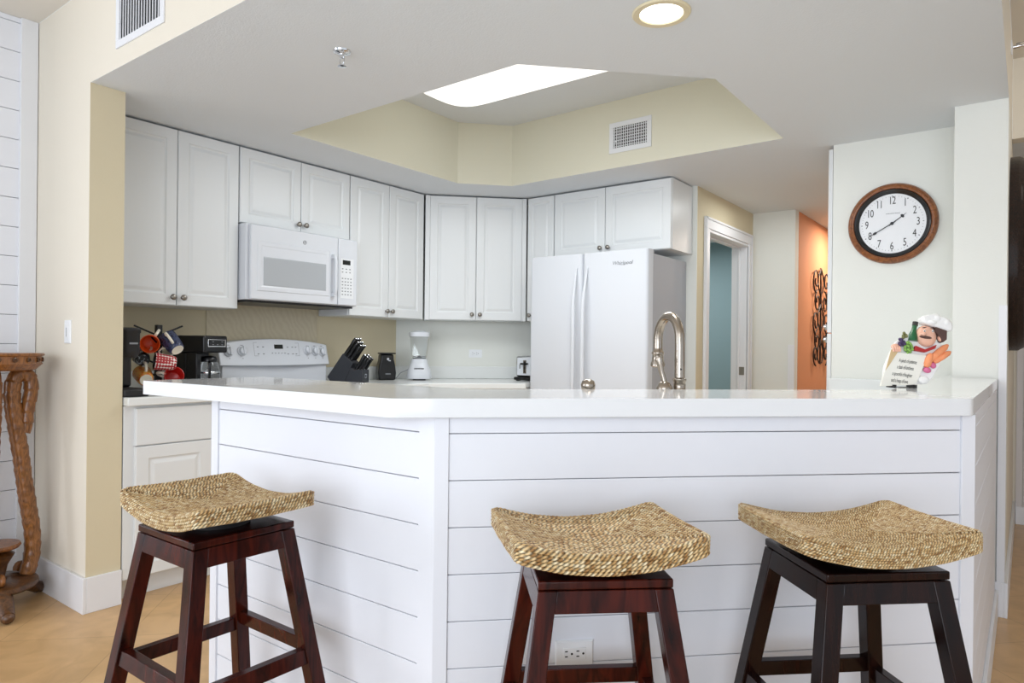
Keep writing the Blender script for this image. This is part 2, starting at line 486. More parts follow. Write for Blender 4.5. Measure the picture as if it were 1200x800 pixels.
# area lights inside kitchen, hall and rooms
area('hall_lamp_light', (-1.05, 6.5, 2.2), (-1.3, 6.5, 0), 0.3, 0.3, 16, (1.0, 0.86, 0.74))
area('teal_room_fill', (-2.7, 5.9, 2.2), (-2.7, 5.9, 0), 0.8, 0.8, 16, (0.95, 1.0, 1.0))  # unseen fill light, added to brighten the teal walls
area('tray_lamp_light', (-2.05, 2.9, 2.28), (-2.05, 2.9, 0), 1.4, 0.4, 19, (0.93, 0.98, 1.02))
area('hall_fill', (-1.35, 4.9, 2.24), (-1.35, 4.9, 0), 0.3, 0.3, 5, (0.95, 1.0, 1.0))  # added fill for the hall, no visible fitting
area('downlight_light', (-0.979, 2.098, 2.25), (-0.979, 2.098, 0), 0.13, 0.13, 8, (1.0, 0.95, 0.88), 150)
area('passage_light', (0.9, 3.6, 2.6), (0.6, 4.6, 0.5), 0.4, 0.4, 5, (1.0, 0.93, 0.85))

# ================================================================== BREAKFAST BAR
BT = 1.04; BB = 0.998
bar = thing('breakfast_bar', 'white shiplap clad angled breakfast bar the three stools stand at', 'bar', (-1.04, 1.10, 0))
bx, by = -1.04, 1.10


def L(x, y): return (x - bx, y - by)


core = [(-1.95, 1.115), (-1.046, 1.115), (-0.122, 2.039), (-0.122, 3.66), (-0.24, 3.66), (-0.24, 2.088), (-1.095, 1.235), (-1.95, 1.235)]
MB().use(M_gap).prism([L(*p) for p in core], 0, BB).build('core', bar)


def shiplap(length, name, loc, rz, post_l, post_r):
    """boards face local -y, plane y=0"""
    m = MB().use(M_ship)
    zt = BB; cuts = []
    zc = 0.96
    while zc > 0.15: cuts.append(zc); zc -= 0.104
    prev = zt
    for c in cuts + [0.0]:
        m.box(post_l, length - post_r, 0.0, 0.012, c + 0.0009, prev - 0.0009)
        prev = c
    o = m.build(name, bar, loc=(loc[0] - bx, loc[1] - by, 0), rotz=rz, bevel=0.0012, bseg=1)
    return o


PF = [(-1.04, 1.10), (-0.107, 2.033)]
lenC = math.hypot(PF[1][0] - PF[0][0], PF[1][1] - PF[0][1])
shiplap(0.91, 'shiplap_panel', (-1.95, 1.10), 0, 0.03, 0.045)
shiplap(lenC, 'shiplap_panel', PF[0], R(45), 0.03, 0.034)
shiplap(1.62, 'shiplap_panel', PF[1], R(90), 0.03, 0.03)
# posts (corner boards)
e = 0.005
MB().use(M_ship).prism([L(-1.955, 1.235), L(-1.955, 1.10 - e), L(-1.92, 1.10 - e), L(-1.92, 1.12), L(-1.94, 1.235)], 0, BB).build('corner_post', bar, bevel=0.001, bseg=1)
c45 = math.sqrt(.5)
MB().use(M_ship).prism([L(-1.085, 1.12), L(-1.085, 1.10 - e), L(-1.04 + e * .4, 1.10 - e), L(-1.04 + .030 * c45 + e * c45, 1.10 + .030 * c45 - e * c45), L(-1.04 + .03 * c45 - .014, 1.10 + .03 * c45 + .014)], 0, BB).build('corner_post', bar, bevel=0.001, bseg=1)
MB().use(M_ship).prism([L(-0.107 - .034 * c45 + e * c45, 2.033 - .034 * c45 - e * c45), L(-0.107 + e, 2.033 - e * .4), L(-0.107 + e, 2.063), L(-0.125, 2.063), L(-0.107 - .034 * c45 - .012, 2.033 - .034 * c45 + .012)], 0, BB).build('corner_post', bar, bevel=0.001, bseg=1)
# skirting at floor
MB().use(M_trim).prism([L(-1.955, 1.10), L(-1.955, 1.085), L(-1.035, 1.085), L(-0.095, 2.025), L(-0.095, 3.655), L(-0.107, 3.655), L(-0.107, 2.033), L(-1.04, 1.10)], 0, 0.12).build('skirting', bar, bevel=0.002)

ct_poly = [(-2.165, 0.985), (-1.090, 1.008), (-0.105, 1.993), (-0.105, 3.665), (-0.28, 3.665), (-0.28, 3.985), (-0.32, 3.985), (-0.32, 2.27), (-1.19, 1.40), (-2.165, 1.40)]


def round_poly(poly, idx, r, n=5):
    out = []
    for i, p in enumerate(poly):
        if i not in idx: out.append(p); continue
        P0 = Vector(poly[i - 1]); P1 = Vector(p); P2 = Vector(poly[(i + 1) % len(poly)])
        a = (P0 - P1).normalized(); c = (P2 - P1).normalized()
        A = P1 + a * r; C_ = P1 + c * r
        for k in range(n + 1):
            t = k / n
            q = A * (1 - t) ** 2 + P1 * 2 * t * (1 - t) + C_ * t * t
            out.append((q.x, q.y))
    return out


o = MB().use(M_quartz).prism(round_poly(ct_poly, [0, 1, 2], 0.02), BB + 0.0005, BT).build('bar_countertop', bevel=0.012, bseg=4)
tag(o, 'glossy white quartz countertop capping the angled breakfast bar', 'countertop')

# lower worktop and cabinets on kitchen side of the bar (sink run)
low = [(-2.0, 1.24), (-1.10, 1.24), (-0.245, 2.095), (-0.245, 3.66), (-0.285, 3.66), (-0.285, 3.985), (-0.86, 3.985), (-0.86, 2.36), (-1.36, 1.86), (-2.0, 1.86)]
low_in = [(-1.98, 1.24), (-1.10, 1.24), (-0.245, 2.095), (-0.245, 3.66), (-0.285, 3.66), (-0.285, 3.98), (-0.83, 3.98), (-0.83, 2.375), (-1.375, 1.83), (-1.98, 1.83)]
o = MB().use(M_quartz2).prism(low, 0.876, 0.914).build('sink_worktop', bevel=0.004)
tag(o, 'lower white worktop behind the raised bar carrying the faucet', 'countertop')
o = MB().use(M_cab).prism(low_in, 0.0, 0.8755).build('sink_base_cabinet', bevel=0.003)
tag(o, 'white base cabinet run hidden behind the raised bar', 'cabinet')
o = MB().use(M_quartz2).box(-0.86, -0.325, 3.972, 3.99, 0.9145, 1.008).build('worktop_backsplash', bevel=0.003)
tag(o, 'low white upstand strip on the wall below the clock', 'backsplash')

# ================================================================== CABINETS


def panel_rings(mb, x0, x1, z0, z1, rings, yback=0.0):
    """rings: list of (inset, depth) front towards -y"""
    vs = []
    for ins, d in rings:
        vs += [(x0 + ins, yback - d, z0 + ins), (x1 - ins, yback - d, z0 + ins), (x1 - ins, yback - d, z1 - ins), (x0 + ins, yback - d, z1 - ins)]
    fs = []
    for i in range(len(rings) - 1):
        for k in range(4):
            k2 = (k + 1) % 4
            fs.append((i * 4 + k, i * 4 + k2, (i + 1) * 4 + k2, (i + 1) * 4 + k))
    L_ = (len(rings) - 1) * 4
    fs.append((L_, L_ + 1, L_ + 2, L_ + 3)); fs.append((3, 2, 1, 0))
    mb.add(vs, fs)


def door_mesh(x0, x1, z0, z1, fw=0.055, m=None, flat=False, t=0.019):
    mb = MB().use(m or M_cab)
    if flat:
        rings = [(0, 0), (0, t - 0.003), (0.003, t)]
    else:
        rings = [(0, 0), (0, t - 0.003), (0.003, t), (fw, t), (fw + 0.003, t - 0.005), (fw + 0.009, t - 0.007), (fw + 0.013, t - 0.0065), (fw + 0.027, t - 0.0015), (fw + 0.031, t - 0.001)]
    panel_rings(mb, x0, x1, z0, z1, rings)
    return mb


def knob(parent, x, z, y=-0.019, m=None):
    T = Matrix.Translation((x, y, z)) @ Matrix.Rotation(R(90), 4, 'X')
    mb = MB().use(m or M_knob, True).lathe([(0.008, 0), (0.0055, 0.004), (0.005, 0.012), (0.011, 0.016), (0.0155, 0.020), (0.0155, 0.024), (0.012, 0.028), (0.004, 0.030)], 20, T)
    return mb.build('knob', parent)


def upper_cab(label, loc, rz, w, z0, z1, doors, depth, knobs, name='upper_cabinet', group='white upper cabinets', fw=0.055):
    """origin left front corner of the carcass at z=0. doors: list (x0,x1)"""
    t = thing(name, label, 'cabinet', loc, rz, group)
    MB().use(M_cab).box(0.0, w, 0.0, depth, z0, z1).build('body', t, bevel=0.001, bseg=1)
    for (a, c), kx in zip(doors, knobs):
        d = door_mesh(a, c, z0 + 0.002, z1 - 0.002, fw).build('door', t)
        if kx is not None:
            knob(d, kx, z0 + 0.042)
    return t


UB = 1.352; UT = 2.257; DT = 0.019
fx = -3.5 - DT   # carcass front plane
# run A (left wall), local x -> +y ; depth toward -x
upper_cab('tall two door white upper cabinet above the mugs and coffee makers', (fx, 1.382, 0), R(90), 0.727, UB, UT,
          [(0.012, 0.382), (0.386, 0.724)], 0.296, [0.358, 0.412])
upper_cab('short two door white cabinet directly over the microwave', (fx, 2.112, 0), R(90), 0.772, 1.835, UT,
          [(0.003, 0.400), (0.404, 0.770)], 0.296, [0.378, 0.428], fw=0.052)
upper_cab('two door white upper cabinet right of the microwave', (fx, 2.887, 0), R(90), 0.69, UB, UT,
          [(0.003, 0.337), (0.341, 0.673)], 0.296, [0.315, 0.363])
# diagonal corner cabinet
upper_cab('diagonal two door white corner upper cabinet above the blender', (-3.5 - DT * c45, 3.575 + DT * c45, 0), R(45), 0.745, UB, UT,
          [(0.034, 0.370), (0.375, 0.712)], 0.215, [0.343, 0.402])
# narrow cabinet next the fridge, and over-fridge cabinet (run back)
fy = 4.1 + DT
upper_cab('narrow single door white upper cabinet left of the refrigerator top', (-2.962, fy, 0), 0, 0.232, UB, UT, [(0.0, 0.229)], 0.327, [0.03], fw=0.04)
upper_cab('short wide two door white cabinet above the refrigerator', (-2.728, fy, 0), 0, 0.898, 1.80, UT, [(0.003, 0.414), (0.418, 0.895)], 0.327, [0.385, 0.447])
dgc = bpy.data.objects['upper_cabinet.003']
MB().use(M_cab).box(0.002, 0.033, -0.017, 0.0, UB, UT).build('filler_strip', dgc)
MB().use(M_cab).box(0.713, 0.744, -0.017, 0.0, UB, UT).build('filler_strip', dgc)

# base cabinet left
t = thing('base_cabinet', 'white base cabinet with a drawer under the left counter end', 'cabinet', (-3.20, 1.384, 0), R(90), 'white base cabinets')
MB().use(M_cab).box(0, 0.722, 0.0, 0.60, 0.10, 0.874).box(0.0, 0.722, 0.06, 0.60, 0.0, 0.10).build('body', t, bevel=0.001, bseg=1)
door_mesh(0.045, 0.40, 0.695, 0.862, flat=True).build('drawer', t)
door_mesh(0.405, 0.715, 0.695, 0.862, flat=True).build('drawer', t)
door_mesh(0.045, 0.40, 0.105, 0.690).build('door', t)
door_mesh(0.405, 0.715, 0.105, 0.690).build('door', t)
t = thing('base_cabinet', 'white base cabinet carcass between the range and the corner', 'cabinet', (-3.20, 2.890, 0), R(90), 'white base cabinets')
MB().use(M_cab).box(0, 0.36, 0.0, 0.60, 0.10, 0.874).box(0.0, 0.36, 0.06, 0.60, 0.0, 0.10).build('body', t)
door_mesh(0.01, 0.35, 0.105, 0.690).build('door', t); door_mesh(0.01, 0.35, 0.695, 0.862, flat=True).build('drawer', t)
t = thing('corner_base_cabinet', 'white base cabinet filling the diagonal back corner', 'cabinet', (-3.2, 3.26, 0), 0, 'white base cabinets')
MB().use(M_cab).prism([(0, 0), (-.58, 0), (-.58, 0.34), (.22, 1.14), (.42, 1.14), (.42, .56), (.0, .14)], 0.0, 0.874).build('body', t)

# worktops
o = MB().use(M_quartz2).box(-3.815, -3.158, 1.384, 2.108, 0.876, 0.914).build('kitchen_worktop', bevel=0.005)
tag(o, 'short white worktop left of the range holding the coffee makers', 'countertop', 'kitchen worktops')
o = MB().use(M_quartz2).prism([(-3.158, 2.888), (-3.158, 3.28), (-2.70, 3.738), (-2.775, 3.738), (-2.775, 4.44), (-2.985, 4.44), (-3.815, 3.61), (-3.815, 2.888)], 0.876, 0.914).build('kitchen_worktop', bevel=0.005)
tag(o, 'white corner worktop between range and refrigerator under the blender', 'countertop', 'kitchen worktops')
mb = MB().use(M_quartz2).box(-3.819, -3.802, 1.384, 2.108, 0.9145, 1.008)
tag(mb.build('worktop_backsplash', bevel=0.003), 'low white upstand behind the coffee makers', 'backsplash')
mb = MB().use(M_quartz2).prism([(-3.819, 2.888), (-3.802, 2.888), (-3.802, 3.607), (-2.977, 4.432), (-2.79, 4.432), (-2.79, 4.449), (-2.983, 4.449), (-3.819, 3.612)], 0.9145, 1.008)
tag(mb.build('worktop_backsplash', bevel=0.003), 'low white upstand behind the knife block and blender', 'backsplash')
# splash plate behind range
o = MB().use(M_plate).box(-3.819, -3.812, 2.098, 2.874, 1.0, 1.62).build('splash_panel')
tag(o, 'pale swirl patterned splash panel on the wall behind the range', 'splash panel')

# ================================================================== MICROWAVE
mw = thing('microwave_oven', 'white over the range microwave oven with side handle', 'microwave', (-3.44, 2.116, 0), R(90))
MB().use(M_appl).box(0.0, 0.764, 0.002, 0.36, 1.405, 1.828).build('body', mw, bevel=0.004)
MB().use(M_black).box(0.01, 0.754, 0.01, 0.34, 1.392, 1.4045).box(0.1, 0.66, 0.004, 0.01, 1.396, 1.404).build('underside_grille', mw)
mb = MB().use(M_appl)
panel_rings(mb, 0.018, 0.612, 1.408, 1.822, [(0, 0), (0, .018), (.004, .022), (.03, .022)])
d = mb.build('door', mw, bevel=0.002)
mb = MB().use(M_appl)
panel_rings(mb, 0.055, 0.548, 1.455, 1.735, [(0, .0225), (.004, .0255), (.024, .0255), (.03, .0235)])
mb.build('window_surround', d)
mb = MB().use(M_mwin)
panel_rings(mb, 0.095, 0.52, 1.488, 1.648, [(0, .023), (.0, .0252), (.006, .0262)])
mb.build('window', d)
mb = MB().use(M_appl, True).tube([(0.573, -0.022, 1.468), (0.573, -0.048, 1.474), (0.573, -0.052, 1.50), (0.573, -0.052, 1.67), (0.573, -0.048, 1.692), (0.573, -0.022, 1.70)], 0.011, 10)
mb.box(0.562, 0.586, -0.05, -0.021, 1.455, 1.478).box(0.562, 0.586, -0.05, -0.021, 1.69, 1.715)
mb.build('handle', d)
mb = MB().use(M_appl)
panel_rings(mb, 0.616, 0.764, 1.408, 1.822, [(0, 0), (0, .018), (.004, .022)])
pn = mb.build('control_panel', mw, bevel=0.002)
MB().use(M_display).box(0.648, 0.708, -0.0235, -0.0215, 1.662, 1.690).build('display', pn)
mb = MB().use(M_greymark)
for r_ in range(9):
    if r_ == 2: continue
    for c in range(4 if r_ > 2 else 3):
        x = 0.642 + c * (0.022 if r_ > 2 else 0.029); z = 1.635 - r_ * 0.020
        mb.box(x, x + 0.011, -0.0228, -0.0219, z - 0.003, z + 0.003)
mb.build('keypad', pn)
mb = MB().use(M_plug)
mb.box(0.634, 0.734, -0.0223, -0.0217, 1.452, 1.70); mb.build('keypad_panel', pn)
mb = MB().use(M_darkmark)
T = Matrix.Translation((0.367, -0.0222, 1.762)) @ FR
mb.tube([T @ Vector((0.0105 * math.cos(a), 0.0105 * math.sin(a), 0)) for a in [2 * PI * k / 20 for k in range(20)]], 0.0013, 6, closed=True)
mb.mesh(text_mesh('GE', 0.012), Matrix.Translation((0.367, -0.0226, 1.7625)) @ FR)
mb.build('badge', d)

# ================================================================== RANGE
rg = thing('kitchen_range', 'white electric range with knobs on its raised back panel', 'range', (-3.17, 2.114, 0), R(90))
MB().use(M_stove).box(0.004, 0.762, 0.0, 0.635, 0.0, 0.905).build('body', rg, bevel=0.004)
MB().use(M_black).box(0.012, 0.754, 0.02, 0.50, 0.9055, 0.915).build('cooktop', rg, bevel=0.003)
# lower back part
MB().use(M_stove).prism([(0.02, 0.53), (0.752, 0.53), (0.752, 0.635), (0.02, 0.635)], 0.9055, 1.03).build('back_riser', rg, bevel=0.004)
# curved-top backguard, sloping face
mb = MB().use(M_stove)
N = 16; vs = []; fs = []
for i in range(N + 1):
    u = i / N; x = 0.0 + 0.766 * u
    k = 1 - (2 * u - 1) ** 2
    zt = 1.160 + 0.032 * k; zb = 1.032 - 0.004 * k
    yf = 0.515 - 0.02 * k
    vs += [(x, yf, zb), (x, yf + 0.035, zt), (x, 0.635, zt + 0.002), (x, 0.635, zb)]
for i in range(N):
    a = i * 4; c = a + 4
    for k in range(4): fs.append((a + k, a + (k + 1) % 4, c + (k + 1) % 4, c + k))
fs += [(0, 1, 2, 3), (N * 4 + 3, N * 4 + 2, N * 4 + 1, N * 4)]
mb.add(vs, fs)
bg = mb.build('control_backguard', rg, bevel=0.006, bseg=3)


def bgpt(x, z):
    u = x / 0.766; k = 1 - (2 * u - 1) ** 2
    zt = 1.160 + 0.032 * k; zb = 1.032 - 0.004 * k
    return 0.515 - 0.02 * k + 0.035 * (z - zb) / (zt - zb)


tilt = Matrix.Rotation(R(90 - 14), 4, 'X')
for x, z in [(0.058, 1.112), (0.138, 1.116), (0.592, 1.122), (0.655, 1.117), (0.715, 1.112)]:
    T = Matrix.Translation((x, bgpt(x, z) + 0.001, z)) @ tilt
    mb = MB().use(M_stove, True).lathe([(0.030, 0), (0.029, 0.006), (0.022, 0.010), (0.021, 0.026), (0.017, 0.029), (0.003, 0.030)], 24, T)
    mb.box(-0.005, 0.005, -0.024, 0.024, 0.02, 0.036, T)
    mb.build('knob', bg)
mb = MB().use(M_display)
x0, x1 = 0.352, 0.412
mb.add([(x0, bgpt(x0, 1.132) - .002, 1.132), (x1, bgpt(x1, 1.132) - .002, 1.132), (x1, bgpt(x1, 1.158) - .002, 1.158), (x0, bgpt(x0, 1.158) - .002, 1.158),
        (x0, bgpt(x0, 1.132) + .004, 1.132), (x1, bgpt(x1, 1.132) + .004, 1.132), (x1, bgpt(x1, 1.158) + .004, 1.158), (x0, bgpt(x0, 1.158) + .004, 1.158)],
       [(0, 1, 2, 3), (4, 7, 6, 5), (0, 4, 5, 1), (1, 5, 6, 2), (2, 6, 7, 3), (3, 7, 4, 0)])
mb.build('display', bg)
mb = MB().use(M_greymark)


def bgmark(x0, x1, z0, z1):
    mb.add([(x0, bgpt(x0, z0) - .0012, z0), (x1, bgpt(x1, z0) - .0012, z0), (x1, bgpt(x1, z1) - .0012, z1), (x0, bgpt(x0, z1) - .0012, z1)], [(0, 1, 2, 3)])


for c in (0.235, 0.27, 0.44, 0.475, 0.50):
    bgmark(c, c + 0.012, 1.14, 1.145); bgmark(c, c + 0.012, 1.098, 1.103)
for c in (0.33, 0.352, 0.374, 0.396, 0.418): bgmark(c, c + 0.009, 1.103, 1.108)
for c in (0.06, 0.14, 0.595, 0.655, 0.715): bgmark(c - 0.008, c + 0.008, 1.150, 1.1535); bgmark(c - 0.003, c + 0.003, 1.072, 1.076)
for a, c in ((1.088, 1.0895), (1.168, 1.1695)): bgmark(0.215, 0.53, a, c)
bgmark(0.215, 0.2165, 1.088, 1.1695); bgmark(0.5285, 0.53, 1.088, 1.1695)
mb.build('printed_marks', bg)

# ================================================================== REFRIGERATOR
fr = thing('refrigerator', 'white side by side refrigerator with two long bowed handles', 'refrigerator', (-2.757, 3.85, 0))
MB().use(M_applside).box(0.03, 0.887, 0.078, 0.595, 0.0, 1.752).build('body', fr, bevel=0.004)


def fridge_door(x0, x1, name='door'):
    # rounded vertical edges and gently domed front
    poly = []
    w = x1 - x0
    poly.append((x0, 0.072)); 
    for k in range(13):
        u = k / 12; x = x0 + w * u
        edge = min(u, 1 - u) * w
        rr = 0.022
        y = 0.0
        if edge < rr: y = rr - math.sqrt(max(0, rr * rr - (rr - edge) ** 2))
        poly.append((x, y - 0.004 * (1 - (2 * u - 1) ** 2)))
    poly.append((x1, 0.072))
    xs = [x0, x0 + .003, x0 + .008, x0 + .015, x0 + .022] + [x0 + .022 + (w - .044) * k / 6 for k in range(1, 6)] + [x1 - .022, x1 - .015, x1 - .008, x1 - .003, x1]
    poly = [(x0, 0.072)]
    for x in xs:
        edge = min(x - x0, x1 - x); rr = 0.022; u = (x - x0) / w
        y = rr - math.sqrt(max(0, rr * rr - (rr - edge) ** 2)) if edge < rr else 0.0
        poly.append((x, y - 0.004 * (1 - (2 * u - 1) ** 2)))
    poly.append((x1, 0.072))
    mb = MB().use(M_fridge, True).prism(poly, 0.09, 1.775)
    o = mb.build(name, fr)
    return o


d1 = fridge_door(0.0, 0.417); d2 = fridge_door(0.423, 0.890)
for d, xc, sgn in ((d1, 0.385, -1), (d2, 0.455, 1)):
    mb = MB().use(M_fridge, True)
    pts = []; rads = []
    for k in range(21):
        u = k / 20; z = 0.62 + 1.06 * u
        bow = math.sin(PI * u)
        pts.append((xc - sgn * 0.006 * bow + sgn * .006, -0.004 - 0.048 * min(1, bow * 1.6), z)); rads.append(0.006 + 0.008 * min(1, 1.3 * bow))
    mb.tube(pts, rads, 10, sx=0.8, sy=1.0)
    mb.build('handle', d)
mb = MB().use(M_greymark)
mb.mesh(text_mesh('Whirlpool', 0.034, shear=0.2), Matrix.Translation((0.715, -0.0052, 1.695)) @ FR)
mb.tube([(0.715 + 0.035 * math.cos(a), -0.005, 1.695 + 0.012 * math.sin(a)) for a in [R(200 + 14 * k) for k in range(12)]], 0.0007, 5)
mb.build('badge', d2)
MB().use(M_applside).box(0.82, 0.88, 0.03, 0.11, 1.7525, 1.772).build('hinge_cover', fr, bevel=0.004)

# ================================================================== PANTRY beside clock wall
pt = thing('pantry_cabinet', 'tall white pantry cabinet seen edge on left of the clock wall', 'cabinet', (-0.852, 4.57, 0), R(-90))
MB().use(M_white).box(0.0, 0.515, 0.0, 0.55, 0.0, 2.25).build('body', pt)
dA = door_mesh(0.0, 0.575, 1.254, 2.245, t=0.022).build('door', pt)
dB = door_mesh(0.0, 0.575, 0.1, 1.248, t=0.022).build('door', pt)
for d, z in ((dA, 1.285), (dB, 1.215)):
    T = Matrix.Translation((0.50, -0.022, z)) @ Matrix.Rotation(R(90), 4, 'X')
    MB().use(M_glass if False else M_chrome, True).lathe([(0.008, 0), (0.006, 0.008), (0.012, 0.012), (0.017, 0.020), (0.014, 0.030), (0.005, 0.034)], 16, T).build('knob', d)

# ================================================================== WALL FITTINGS


def outlet_label(o, *a): return tag(o, *a)


def make_outlet(loc, rz, w, h, label, horizontal=True):
    t = thing('wall_outlet', label, 'outlet', loc, rz)
    mb = MB().use(M_plug); panel_rings(mb, -w / 2, w / 2, -h / 2, h / 2, [(0, 0), (0, .003), (.003, .006)])
    mb.build('cover_plate', t)
    s_ = 0.6
    mb = MB().use(M_plug).box(-w * .30, w * .30, -0.0072, -0.005, -h * .23, h * .23); ins = mb.build('receptacle', t, bevel=0.0008, bseg=1)
    mb = MB().use(M_slot)
    for cx in (-w * .15, w * .15):
        for dz in (-h * .1, h * .1):
            mb.box(cx - 0.009, cx - 0.0025, -0.0078, -0.007, dz - 0.0012, dz + 0.0012)
        mb.cyl((cx + 0.0068, -0.0078, 0), (cx + 0.0068, -0.0065, 0), 0.0025, seg=10)
    mb.build('slots', ins)
    return t


make_outlet((-0.8155, 1.3245, 0.463), R(45), 0.088, 0.058, 'white duplex outlet low on the bar front behind the middle stool')
wc = (-3.40, 4.05)
make_outlet((-3.397, 4.031, 1.107), R(45), 0.105, 0.066, 'white horizontal outlet on the kitchen corner wall right of the blender')
# dimmer switch on pier
t = thing('light_switch', 'narrow white dimmer switch on the cream wall above the plant stand', 'switch', (-3.406, 1.2368, 1.203))
mb = MB().use(M_plug); panel_rings(mb, -0.033, 0.033, -0.052, 0.052, [(0, 0), (0, .003), (.003, .006)]); mb.build('cover_plate', t)
MB().use(M_plug).box(-0.012, 0.012, -0.009, -0.005, -0.032, 0.032).build('rocker', t, bevel=0.001)
MB().use(M_slot).box(-0.0012, 0.0012, -0.0095, -0.009, -0.022, 0.018).build('slider_slot', t)
# strike plate on door jamb
o = MB().use(M_knob).box(-1.86, -1.815, 5.4885, 5.4918, 0.955, 1.02).build('strike_plate'); tag(o, 'small metal strike plate on the white jamb of the teal room', 'strike plate')


def make_vent(name, loc, rz, w, h, nv, nh, label):
    t = thing('air_vent', label, 'vent', loc, rz, None)
    b_ = 0.030
    mb = MB().use(M_white)
    mb.box(-w / 2, w / 2, -0.006, 0, -h / 2, -h / 2 + b_).box(-w / 2, w / 2, -0.006, 0, h / 2 - b_, h / 2)
    mb.box(-w / 2, -w / 2 + b_, -0.006, 0, -h / 2 + b_, h / 2 - b_).box(w / 2 - b_, w / 2, -0.006, 0, -h / 2 + b_, h / 2 - b_)
    mb.build('frame', t, bevel=0.001, bseg=1)
    MB().use(M_duct).box(-w / 2 + b_, w / 2 - b_, -0.0008, -0.0002, -h / 2 + b_, h / 2 - b_).build('duct_back', t)
    iw = w - 2 * b_; ih = h - 2 * b_
    if nh:
        mb = MB().use(M_white)
        for k in range(nh):
            z = -ih / 2 + ih * (k + .5) / nh; mb.box(-iw / 2, iw / 2, -0.0028, -0.0008, z - 0.0018, z + 0.0018)
        mb.build('cross_louvres', t)
    mb = MB().use(M_white)
    for k in range(nv):
        x = -iw / 2 + iw * (k + .5) / nv
        mb.box(x - 0.0026, x + 0.0026, -0.0055, -0.003, -ih / 2, ih / 2)
    mb.build('louvres', t)
    MB().use(M_white).box(-iw / 2 + .012, -iw / 2 + .020, -0.012, -0.0055, -0.03, -0.018).build('lever', t)
    return t


make_vent('v', (-2.757, 1.2368, 2.462), 0, 0.395, 0.24, 15, 0, 'white supply vent with upright louvres on the cream header wall')
make_vent('v', (-1.935, 3.7285, 2.449), R(-1.1), 0.285, 0.187, 15, 7, 'white grid air vent on the cream wall of the raised ceiling tray')

# recessed downlight
t = thing('recessed_downlight', 'lit round recessed downlight with cream trim in the lowered ceiling', 'light', (-0.979, 2.098, CZ))
MB().use(M_rim, True).lathe([(0.070, -0.001), (0.072, -0.006), (0.092, -0.007), (0.096, -0.003), (0.096, -0.0005)], 40, cap=False).build('trim_ring', t)
MB().use(M_lamp2, True).lathe([(0.0705, -0.0012), (0.05, -0.003), (0.002, -0.004)], 40).build('lamp_lens', t)
# tray fixture
t = thing('ceiling_light_fixture', 'long glowing white diffuser light inside the raised ceiling tray', 'light', (-2.05, 2.93, LZ))
mb = MB().use(M_lamp, True); vs = []; fs = []
xs = [-0.76, -0.757, -0.75, -0.735, -0.71, -0.67, -0.61, -0.54, 0.54, 0.61, 0.67, 0.71, 0.735, 0.75, 0.757, 0.76]; NX = len(xs); NA = 13
for x in xs:
    e_ = max(0.0, (abs(x) - 0.54) / 0.22); f_ = (max(0.0, 1 - e_ ** 2.4)) ** (1 / 2.4); f_ = 0.3 + 0.7 * f_
    for k in range(NA):
        a = PI * k / (NA - 1)
        cc = math.cos(a); ss = math.sin(a)
        vs.append((x, -0.25 * math.copysign(abs(cc) ** 0.6, cc) * (0.1 + 0.9 * f_), -0.02 - 0.075 * (ss ** 0.6) * f_))
for i in range(NX - 1):
    for k in range(NA - 1):
        fs.append((i * NA + k, i * NA + k + 1, (i + 1) * NA + k + 1, (i + 1) * NA + k))
fs += [tuple(range(NA)), tuple((NX - 1) * NA + k for k in reversed(range(NA)))]
mb.add(vs, fs); mb.build('diffuser', t)
MB().use(M_white).box(-0.56, 0.56, -0.22, 0.22, -0.03, 0).build('mounting_base', t)
# sprinklers
t = thing('fire_sprinkler', 'chrome pendent fire sprinkler under the lowered kitchen ceiling', 'sprinkler', (-2.079, 1.668, CZ))
MB().use(M_chrome, True).lathe([(0.034, -0.0005), (0.032, -0.006), (0.02, -0.010), (0.010, -0.012)], 28).build('escutcheon', t)
mb = MB().use(M_chrome, True).lathe([(0.009, -0.012), (0.009, -0.026), (0.005, -0.028)], 12)
mb.tube([(-0.008, 0, -0.024), (-0.013, 0, -0.036), (-0.010, 0, -0.048), (0, 0, -0.056)], 0.0022, 6).tube([(0.008, 0, -0.024), (0.013, 0, -0.036), (0.010, 0, -0.048), (0, 0, -0.056)], 0.0022, 6)
mb.lathe([(0.003, -0.052), (0.016, -0.056), (0.017, -0.058), (0.002, -0.060)], 16); mb.build('frame_arms', t)
t = thing('fire_sprinkler', 'small sidewall sprinkler high on the wall right of the pillar', 'sprinkler', (-0.076, 3.95, 2.58), R(90))
Tx = Matrix.Rotation(R(90), 4, 'X')
MB().use(M_trim, True).lathe([(0.034, 0), (0.032, 0.005), (0.012, 0.008)], 20, Tx).build('escutcheon', t)
mb = MB().use(M_chrome, True).lathe([(0.009, 0.008), (0.009, 0.03), (0.006, 0.04), (0.004, 0.055)], 12, Tx).box(-0.012, 0.012, -0.06, -0.02, 0.010, 0.013)
mb.build('nozzle', t)

# ================================================================== BAR STOOLS
A_, B_ = 0.186, 0.148


def saddle(lx, ly):
    return 0.030 * (lx / A_) ** 2 + 0.004 * (ly / B_) ** 2


